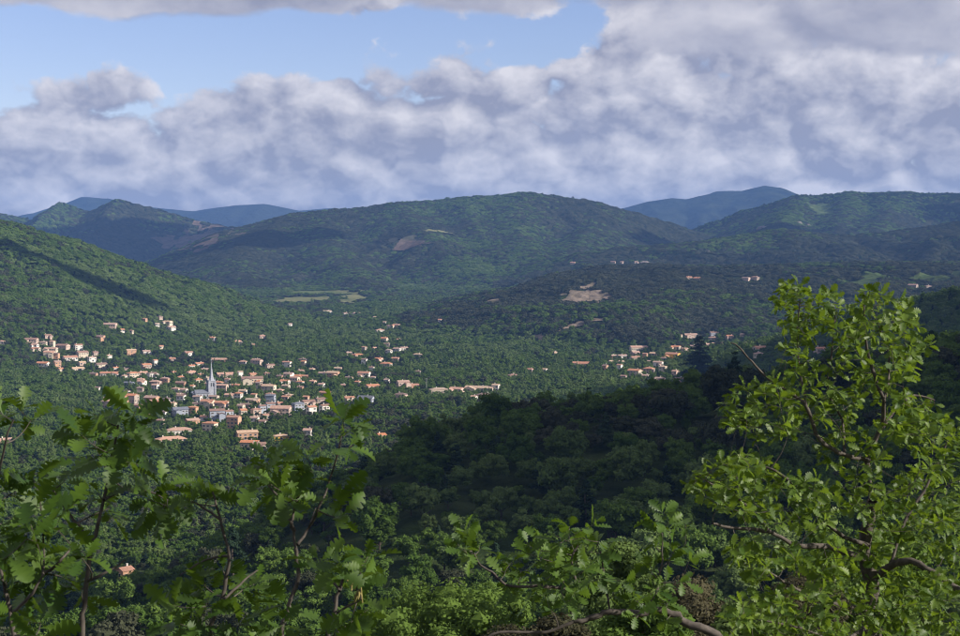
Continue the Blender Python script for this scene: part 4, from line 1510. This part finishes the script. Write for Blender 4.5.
def build_oak(name, label, category, base, trunk, limbs, clumps, leaf_len, mt, max_single, seed, nl=(5, 9), catkins=()):
    """trunk/limbs: lists of (path points in world, r0, r1); clumps: world points where a rosette of leaves sits"""
    rng = np.random.default_rng(seed)
    t = add(name, None, None, base)
    tag(t, label, category)
    B = np.asarray(base, float)
    samples = []
    for k, (P, r0, r1) in enumerate([trunk] + limbs):
        P = smooth_path(P)
        P = P + rng.normal(size=P.shape) * np.linspace(r0, r1, len(P))[:, None] * 0.35
        V, q = tube(P - B, np.linspace(r0, r1, len(P)) * (1 + rng.uniform(-0.12, 0.12, len(P))), 8)
        add('trunk' if k == 0 else 'limb', np_mesh('limb', V, q, M['bark'], smooth=True), t)
        rr = np.linspace(r0, r1, len(P))
        for a in range(len(P) - 1):
            for s in np.linspace(0, 1, 4, endpoint=False):
                samples.append(np.append(P[a] + (P[a + 1] - P[a]) * s, rr[a]))
    samples = np.array(samples)
    # twigs grow from the wood to each rosette; later rosettes may also start from earlier twigs
    tw = []
    leaves = []
    cl = np.asarray(clumps, float)
    dmin = np.array([np.min(np.linalg.norm(samples[:, :3] - c, axis=1)) for c in cl])
    for c in cl[np.argsort(dmin)]:
        dd = np.linalg.norm(samples[:, :3] - c, axis=1) + np.maximum(0, samples[:, 2] - c[2] + 0.02) * 0.8
        j = int(np.argmin(dd))
        s = samples[j, :3]
        L = np.linalg.norm(c - s)
        mid = (s + c) / 2 + rng.normal(size=3) * L * 0.10 + np.array([0, 0, -0.06 * L])
        path = bez(s, mid, c, 5)
        r = min(samples[j, 3] * 0.7, 0.0022 + 0.006 * L)
        tw.append(tube(path - B, np.linspace(r, 0.0011, 5), 5))
        for p_ in path[2:]:
            samples = np.vstack([samples, np.append(p_, max(0.0018, r * 0.7))])
        dirv = path[-1] - path[-2]
        dirv /= np.linalg.norm(dirv) + 1e-9
        nlv = rng.integers(nl[0], nl[1] + 1)
        a0 = rng.uniform(0, 6.283)
        side = np.cross(dirv, (0.1, 0.2, 1.0))
        side /= np.linalg.norm(side)
        up = np.cross(side, dirv)
        for k in range(nlv):
            a = a0 + k * 2.4 + rng.uniform(-0.3, 0.3)
            spread = R(rng.uniform(35, 95))
            ld = dirv * math.cos(spread) + (side * math.cos(a) + up * math.sin(a)) * math.sin(spread)
            ld[2] = ld[2] * 0.75 - 0.10
            ld /= np.linalg.norm(ld)
            nn = np.array([0.15, -0.25, 0.75]) + rng.normal(size=3) * 0.62 + dirv * 0.3
            nn = nn - ld * nn.dot(ld)
            nn /= np.linalg.norm(nn) + 1e-9
            sd_ = np.cross(nn, ld)
            sz = leaf_len * rng.uniform(0.55, 1.2)
            pos = c - dirv * rng.uniform(0, 0.35) * leaf_len + ld * sz * 0.16
            leaves.append((pos, ld, sd_, nn, sz, int(rng.integers(0, 4))))
    V, q = join(tw)
    o = add('twigs', np_mesh('twigs', V, q, M['bark'], smooth=True), t)
    o['kind'] = 'stuff'
    # the leaves that show largest are objects of their own
    depth = np.array([l[0][1] / l[4] for l in leaves])
    px, py = project(np.array([l[0] for l in leaves]))
    inside = (px > -10) & (px < 970) & (py > -10) & (py < 646)
    order = np.argsort(np.where(inside, depth, depth + 1e6))
    big = set(int(i) for i in order[:max_single])
    vs, fs, rn, b0 = [], [], [], 0
    for i, (pos, ld, sd_, nn, sz, k) in enumerate(leaves):
        if i in big:
            o = bpy.data.objects.new('leaf', LEAF_ME[mt][k])
            col.objects.link(o)
            o.parent = t
            m4 = Matrix(((ld[0] * sz, sd_[0] * sz, nn[0] * sz, pos[0] - B[0]), (ld[1] * sz, sd_[1] * sz, nn[1] * sz, pos[1] - B[1]),
                         (ld[2] * sz, sd_[2] * sz, nn[2] * sz, pos[2] - B[2]), (0, 0, 0, 1)))
            o.matrix_local = m4
        else:
            v, f = LEAF[k]
            vs.append((v[:, :1] * ld + v[:, 1:2] * sd_ + v[:, 2:] * nn) * sz + pos - B)
            fs.append(f + b0)
            rn.append(np.full(len(v), rng.random()))
            b0 += len(v)
    if vs:
        o = add('foliage', np_mesh('foliage', np.vstack(vs), np.vstack(fs), M[mt], smooth=True, attrs={'rnd': np.concatenate(rn)}), t)
        o['kind'] = 'stuff'
    for c in catkins:
        parts = []
        for k in range(6):
            e = np.array(c) + rng.normal(size=3) * 0.010 + np.array([0, 0, -0.02])
            parts.append(tube([np.array(c) - B, (np.array(c) + e) / 2 - B + 0.003, e - B], [0.002, 0.004, 0.002], 5))
        V, q = join(parts)
        add('catkin', np_mesh('catkin', V, q, M['catkin'], smooth=True), t)
    print(name, 'leaves', len(leaves))
    return t


def path_px(pts):
    return [at(a, b_, d) for a, b_, d in pts]


def ground_z(x, y):
    return float(gheight(np.array([x]), np.array([y]))[0])


def poly_clumps(poly, n, depth, spread, rng, mind=0.0, holes=()):
    P = np.array(poly, float)
    lo, hi = P.min(0), P.max(0)
    out = []
    kept = []
    tries = 0
    while len(out) < n and tries < n * 60:
        tries += 1
        a, b_ = rng.uniform(lo, hi)
        if not in_poly(np.array([a]), np.array([b_]), P)[0]:
            continue
        if any(((a - hx) / rx) ** 2 + ((b_ - hy) / ry) ** 2 < 1 for hx, hy, rx, ry in holes):
            continue
        if mind and kept and min((a - q[0]) ** 2 + (b_ - q[1]) ** 2 for q in kept) < mind * mind:
            continue
        kept.append((a, b_))
        out.append(at(a, b_, depth + rng.normal() * spread))
    return out


def big_oak():
    rng = np.random.default_rng(42)
    D = 9.0
    b0 = at(868, 636, D)
    base = np.array([b0[0] + 0.05, D + 0.1, ground_z(b0[0], D)])
    trunk = ([base - (0, 0, 0.3), (base + b0) / 2 + (0.04, 0, 0)] + path_px([(868, 636, D), (872, 590, D), (868, 545, D), (872, 500, D)]), 0.07, 0.032)
    limbs = [
        (path_px([(872, 500, D), (868, 460, D), (880, 430, D), (884, 400, D - .1), (872, 370, D - .1), (866, 340, D - .1), (864, 305, D - .1)]), 0.024, 0.006),
        (path_px([(880, 430, D), (900, 405, D + .1), (915, 395, D + .15), (935, 400, D + .2)]), 0.016, 0.006),
        (path_px([(884, 400, D - .1), (890, 370, D), (886, 345, D), (872, 310, D)]), 0.012, 0.005),
        (path_px([(868, 460, D), (845, 455, D - .1), (820, 440, D - .2), (808, 410, D - .2), (795, 395, D - .2), (770, 380, D - .25), (752, 362, D - .25), (738, 346, D - .25), (731, 343, D - .25)]), 0.020, 0.004),
        (path_px([(808, 410, D - .2), (800, 370, D - .15), (797, 335, D - .1), (800, 300, D - .1)]), 0.010, 0.004),
        (path_px([(845, 455, D - .1), (842, 420, D + .1), (828, 390, D + .1), (832, 350, D + .1), (835, 315, D + .1)]), 0.012, 0.004),
        (path_px([(868, 545, D), (835, 530, D - .3), (800, 490, D - .5), (775, 470, D - .6), (762, 468, D - .6)]), 0.020, 0.006),
        (path_px([(868, 560, D), (830, 548, D - .3), (795, 545, D - .5), (770, 532, D - .6), (735, 528, D - .7), (712, 524, D - .8)]), 0.026, 0.007),
        (path_px([(770, 532, D - .6), (745, 505, D - .7), (725, 490, D - .7), (700, 478, D - .8)]), 0.012, 0.004),
        (path_px([(872, 580, D), (905, 560, D - .2), (935, 575, D - .3), (975, 600, D - .4)]), 0.030, 0.02),
        (path_px([(890, 565, D - .1), (905, 520, D), (930, 480, D + .1), (948, 440, D + .2)]), 0.016, 0.006),
        (path_px([(870, 610, D), (820, 600, D - .5), (790, 585, D - .6), (765, 570, D - .7)]), 0.018, 0.006),
        (path_px([(868, 625, D), (840, 640, D - .6), (800, 628, D - .8), (760, 620, D - .9)]), 0.016, 0.006),
    ]
    limbs = [(P_, a_ * 0.78, b_ * 0.8) for P_, a_, b_ in limbs]
    cl = []
    cl += poly_clumps([(776, 305), (785, 284), (800, 286), (815, 293), (840, 292), (852, 305), (850, 340), (845, 372), (800, 378), (784, 360), (786, 330)], 78, D, 0.37, rng, 4, [(825, 350, 16, 18)])
    cl += poly_clumps([(857, 296), (866, 288), (890, 296), (908, 306), (918, 326), (928, 345), (915, 360), (905, 385), (880, 392), (858, 380), (856, 340)], 80, D, 0.37, rng, 4, [(877, 352, 12, 16)])
    cl += poly_clumps([(722, 400), (745, 385), (772, 378), (790, 390), (800, 420), (790, 440), (765, 440), (740, 430), (722, 420)], 48, D - .3, 0.34, rng, 4)
    cl += poly_clumps([(800, 380), (850, 385), (905, 395), (930, 410), (915, 440), (880, 460), (840, 470), (808, 450), (800, 415)], 72, D, 0.42, rng, 5, [(815, 432, 14, 10), (865, 415, 14, 14)])
    cl += poly_clumps([(686, 478), (700, 468), (726, 456), (748, 452), (765, 462), (790, 475), (820, 480), (840, 500), (820, 530), (780, 528), (745, 515), (715, 505), (695, 492)], 105, D - .6, 0.42, rng, 4, [(770, 500, 14, 8)])
    cl += poly_clumps([(900, 395), (930, 400), (948, 418), (975, 425), (980, 560), (930, 560), (900, 520), (890, 470), (905, 440)], 136, D, 0.51, rng, 4, [(900, 455, 16, 14)])
    cl += poly_clumps([(830, 480), (880, 470), (900, 520), (920, 570), (980, 570), (980, 650), (860, 650), (820, 610), (810, 560), (820, 520)], 179, D - .2, 0.59, rng, 4, [(850, 525, 16, 12), (905, 548, 20, 8)])
    cl += poly_clumps([(725, 545), (750, 540), (790, 545), (820, 560), (830, 610), (860, 650), (720, 650), (735, 610), (760, 590), (745, 570)], 126, D - .7, 0.51, rng, 4, [(785, 580, 22, 12)])
    build_oak('oak_tree', 'young oak with gnarled grey limbs and sunlit yellow-green leaves rising highest', 'tree', base, trunk, limbs, cl, 0.066, 'leaf_oak', 300, 7, (6, 10))


def low_oak():
    """the oak whose long limb reaches in low from below"""
    rng = np.random.default_rng(43)
    D = 6.2
    b0 = at(745, 660, D)
    base = np.array([b0[0] + 0.35, D + 0.1, ground_z(b0[0] + 0.35, D)])
    trunk = ([base - (0, 0, 0.2), base + (-0.1, 0, 0.6)] + path_px([(790, 690, D), (745, 662, D)]), 0.045, 0.020)
    limbs = [
        (path_px([(745, 662, D), (715, 634, D), (690, 625, D), (664, 610, D), (640, 613, D), (610, 612, D), (590, 618, D), (575, 622, D)]), 0.028, 0.013),
        (path_px([(575, 622, D), (572, 600, D), (575, 580, D), (572, 560, D), (578, 545, D)]), 0.011, 0.004),
        (path_px([(575, 622, D), (545, 632, D), (500, 632, D), (482, 640, D)]), 0.011, 0.006),
        (path_px([(575, 590, D), (545, 586, D - .1), (520, 586, D - .1), (505, 584, D - .1), (492, 572, D - .1), (480, 565, D - .1), (473, 550, D - .1)]), 0.010, 0.004),
        (path_px([(640, 613, D), (655, 595, D), (662, 560, D), (662, 530, D)]), 0.009, 0.003),
        (path_px([(610, 612, D), (605, 580, D + .1), (600, 550, D + .1), (592, 530, D + .1)]), 0.007, 0.003),
    ]
    limbs = [(P_, a_ * 0.68, b_ * 0.8) for P_, a_, b_ in limbs]
    cl = []
    cl += poly_clumps([(446, 535), (458, 528), (476, 534), (486, 546), (470, 562), (452, 552)], 6, D - .1, 0.05, rng, 8)
    cl += poly_clumps([(492, 560), (520, 545), (545, 535), (560, 528), (585, 522), (604, 526), (606, 545), (600, 585), (580, 605), (545, 615), (520, 600), (500, 585)], 38, D, 0.2, rng, 10)
    cl += poly_clumps([(640, 525), (660, 510), (685, 512), (700, 530), (690, 560), (680, 590), (655, 600), (640, 570), (640, 545)], 14, D, 0.15, rng, 10)
    cl += poly_clumps([(600, 560), (640, 580), (680, 600), (700, 630), (640, 630), (600, 605)], 10, D, 0.15, rng, 11)
    build_oak('oak_tree', 'low oak with a long dark limb reaching out over the slope', 'tree', base, trunk, limbs, cl, 0.074, 'leaf_oak_shaded', 290, 8, (5, 8))


def saplings():
    SAP = [
        ('leafy oak sapling with a thick forked stem and clustered leaves', 3.7,
         [(14, 640), (8, 600), (2, 578)], [[(14, 612), (30, 596), (42, 575), (44, 540), (40, 500)], [(8, 600), (0, 560), (-4, 500), (6, 440), (14, 420)], [(42, 575), (62, 560), (72, 545)]],
         [([(-8, 405), (20, 402), (42, 408), (36, 428), (0, 432)], 5), ([(-5, 480), (40, 475), (66, 490), (70, 520), (50, 550), (0, 560)], 17), ([(-5, 560), (60, 550), (75, 590), (60, 640), (0, 640)], 16)]),
        ('slender oak sapling with its leafy tip raised before the town roofs', 4.0,
         [(82, 645), (85, 600), (92, 545), (104, 500), (112, 462), (118, 425)], [[(92, 545), (75, 520), (58, 498), (46, 478)], [(104, 500), (125, 490), (150, 492), (168, 500)], [(88, 580), (110, 570), (125, 560)]],
         [([(70, 412), (100, 405), (140, 408), (164, 416), (160, 436), (130, 448), (90, 444), (70, 430)], 10), ([(70, 445), (140, 450), (150, 500), (110, 520), (64, 500), (40, 470)], 12),
          ([(140, 485), (175, 488), (176, 522), (150, 524)], 4), ([(64, 530), (128, 555), (120, 600), (64, 600)], 7)]),
        ('oak sapling with a bare crooked stem and broad dark leaves', 4.3,
         [(208, 650), (222, 600), (228, 556), (221, 520), (212, 492)], [[(228, 556), (205, 560), (180, 575)], [(222, 600), (245, 580), (258, 570)], [(221, 520), (200, 505), (186, 500)]],
         [([(180, 474), (214, 470), (222, 490), (205, 506), (176, 508)], 7), ([(160, 560), (200, 566), (255, 560), (262, 590), (240, 640), (165, 640)], 22)]),
        ('upright oak sapling with black stem and a pale sunlit tip', 4.2,
         [(283, 650), (288, 612), (298, 575), (295, 545), (292, 520), (297, 500)], [[(297, 545), (310, 525), (318, 510), (330, 478), (338, 452), (344, 425)], [(295, 530), (280, 500), (268, 485)], [(297, 500), (305, 480), (312, 470)]],
         [([(248, 462), (290, 448), (312, 452), (316, 500), (290, 515), (246, 505)], 15), ([(318, 480), (350, 485), (366, 508), (340, 520), (312, 510)], 6), ([(320, 432), (342, 410), (362, 430), (366, 444), (340, 452), (318, 448)], 6),
          ([(250, 590), (300, 600), (290, 640), (250, 640)], 5)]),
        ('small oak shoot with bright upright leaves and yellow catkins', 4.1,
         [(330, 650), (333, 615), (342, 580), (350, 565)], [[(333, 615), (350, 605), (362, 600)], [(340, 590), (325, 575), (320, 568)]],
         [([(318, 545), (352, 532), (372, 560), (366, 590), (330, 588), (318, 570)], 9), ([(305, 600), (360, 595), (372, 612), (350, 640), (310, 640)], 9)]),
    ]
    for k, (lb, D, st, br, cls) in enumerate(SAP):
        rng = np.random.default_rng(60 + k)
        P = path_px([(a, b_, D) for a, b_ in st])
        bx = P[0][0] + 0.03
        base = np.array([bx, D, ground_z(bx, D)])
        trunk = ([base - (0, 0, 0.1), (base + P[0]) / 2 + (0.02, 0.03, 0)] + P, 0.0095, 0.0028)
        limbs = [(path_px([(a, b_, D + rng.uniform(-0.08, 0.08)) for a, b_ in l]), 0.0046, 0.0018) for l in br]
        cl = []
        for poly, n in cls:
            cl += poly_clumps(poly, max(3, int(n * 0.62)), D, 0.13, rng, 10)
        cat = [at(357, 583, D - 0.05), at(350, 576, D - 0.04), at(358, 590, D - 0.05)] if 'catkins' in lb else []
        build_oak('oak_sapling', lb, 'sapling', base, trunk, limbs, cl, 0.080, 'leaf_oak_shaded', 300, 20 + k, (6, 9), cat)


big_oak()
low_oak()
saplings()


# ------------------------------------------------------------------ trees and bushes on the slope just below
def slope_tree(px, pytop, D, kind, wpx, label, seed):
    top = at(px, pytop, D)
    gz = ground_z(top[0], D)
    H = max(2.5, top[2] - gz)
    Wd = wpx * D / F
    rng = np.random.default_rng(seed)
    shape, _, _, mt = KINDS[kind]
    V, fcs = crown_geo(rng, 'shrub' if kind == 'dry' else 'round', H * 1.02, Wd, 9000, 0.26 if kind != 'dry' else 0.20, True)
    t = add({'dry': 'bush', 'pale': 'broadleaf_tree'}.get(kind, 'oak_tree'), None, None, (top[0], D, gz))
    t.empty_display_size = 0.5
    add('crown', np_mesh('crown', V, fcs, M[mt]), t)
    V, fq = trunk_geo(rng, H, Wd, shape)
    add('trunk', np_mesh('trunk', V, fq, M['bark_far'], smooth=True), t)
    tag(t, label, 'bush' if kind == 'dry' else 'tree', 'trees on the slope below the viewpoint')


slope_tree(455, 590, 88, 'oak', 150, 'broad mid green tree below the tip of the low oak limb', 1)
slope_tree(612, 545, 84, 'pale', 95, 'sunlit yellow-green tree behind the low oak limb', 2)
slope_tree(700, 545, 70, 'dry', 120, 'dry grey-brown bush under the big oak', 3)
slope_tree(640, 604, 62, 'oak', 90, 'bright green bush-like tree under the long dark limb', 4)
slope_tree(540, 600, 66, 'dry', 110, 'low brown bush under the fork of the dark limb', 5)
slope_tree(790, 520, 76, 'dry', 110, 'tall brown bush half hidden by the big oak', 6)
slope_tree(760, 600, 54, 'pale', 100, 'green tree in the shade of the big oak crown', 7)
slope_tree(880, 520, 90, 'oak', 150, 'dark leafy tree standing behind the big oak trunk', 8)
slope_tree(395, 618, 92, 'oak', 120, 'mid green tree beside the broad tree under the limb tip', 9)


def shade_oak():
    # unseen oak added beside the viewpoint, towards the sun, so its crown shades the saplings
    x, y = 3.9, 2.6
    gz = ground_z(x, y)
    rng = np.random.default_rng(77)
    V, fcs = crown_geo(rng, 'round', 6.3, 3.4, 620, 0.20, False)
    t = add('oak_tree', None, None, (x, y, gz))
    tag(t, 'unseen bushy oak added beside the viewpoint to shade the saplings', 'tree')
    add('crown', np_mesh('crown', V, fcs, M['leaf_mid']), t)
    V, fq = trunk_geo(rng, 6.3, 3.6, 'round')
    add('trunk', np_mesh('trunk', V, fq, M['bark'], smooth=True), t)


shade_oak()

# ------------------------------------------------------------------ clouds outside the picture that shade parts of the land
def cloud(gx, gy, rx, ry, seed, gz=60.0, alt=1500.0):
    t = (alt - gz) / SUN.z
    c = Vector((gx, gy, gz)) + SUN * t
    import bmesh
    bm = bmesh.new()
    bmesh.ops.create_icosphere(bm, subdivisions=5, radius=1.0)
    for v in bm.verts:
        q = v.co.copy()
        s = 1 + 0.30 * mnoise.noise(q * 1.6 + Vector((seed * 7.1, 0, 0))) + 0.22 * mnoise.noise(q * 4.0 + Vector((0, seed * 3.3, 0))) + 0.10 * abs(mnoise.noise(q * 9.0))
        v.co = Vector((q.x * rx * s, q.y * ry * s, (q.z * 110 * s) if q.z > 0 else q.z * 35 * s))
    me = bpy.data.meshes.new('cloud')
    bm.to_mesh(me)
    bm.free()
    for p_ in me.polygons:
        p_.use_smooth = True
    me.materials.append(M['cloud'])
    o = add('cloud', me, None, c)
    o['kind'] = 'structure'
    return o


def cloud_mat():
    m_, b, out = new_mat('cloud')
    di = b.n('ShaderNodeBsdfDiffuse')
    di.inputs[0].default_value = (0.85, 0.86, 0.88, 1)
    tr = b.n('ShaderNodeBsdfTranslucent')
    tr.inputs[0].default_value = (0.7, 0.72, 0.75, 1)
    mx = b.n('ShaderNodeMixShader')
    mx.inputs[0].default_value = 0.35
    b.put(mx.inputs[1], di.outputs[0])
    b.put(mx.inputs[2], tr.outputs[0])
    b.put(out.inputs[0], mx.outputs[0])
    return m_


M['cloud'] = cloud_mat()
cloud(470, 500, 480, 140, 1, 85)
cloud(100, 455, 150, 85, 11, 80)
cloud(700, 1350, 420, 240, 2, 60)
cloud(-600, 2560, 110, 60, 4, 90)
cloud(-850, 2620, 60, 45, 12, 120)
cloud(-1150, 2500, 110, 60, 3, 160)
cloud(-700, 5300, 260, 170, 5, 250)
cloud(950, 5500, 300, 170, 6, 250)
cloud(-1600, 7000, 560, 380, 7, 250)
cloud(1500, 4100, 380, 120, 8, 120)
cloud(2150, 6100, 330, 180, 9, 300)
# ------------------------------------------------------------------ haze: one closed box of even pale air
def build_haze():
    m_, b, out = new_mat('haze_air')
    pv = b.n('ShaderNodeVolumePrincipled')
    pv.inputs['Color'].default_value = (0.24, 0.46, 1.0, 1)
    pv.inputs['Density'].default_value = HAZE_DENSITY
    b.put(out.inputs['Volume'], pv.outputs[0])
    try:
        m_.cycles.homogeneous_volume = True
    except Exception:
        pass
    S, lo, hi = 17500.0, -40.0, 860.0
    V = [(x, y, z) for z in (lo, hi) for y in (-S, S) for x in (-S, S)]
    Fq = [(0, 2, 3, 1), (4, 5, 7, 6), (0, 1, 5, 4), (2, 6, 7, 3), (0, 4, 6, 2), (1, 3, 7, 5)]
    o = add('haze', np_mesh('haze', V, np.array(Fq), m_))
    o['kind'] = 'stuff'
    o['label'] = 'thin blue haze filling the valley air'


HAZE_DENSITY = 4.6e-5
build_haze()
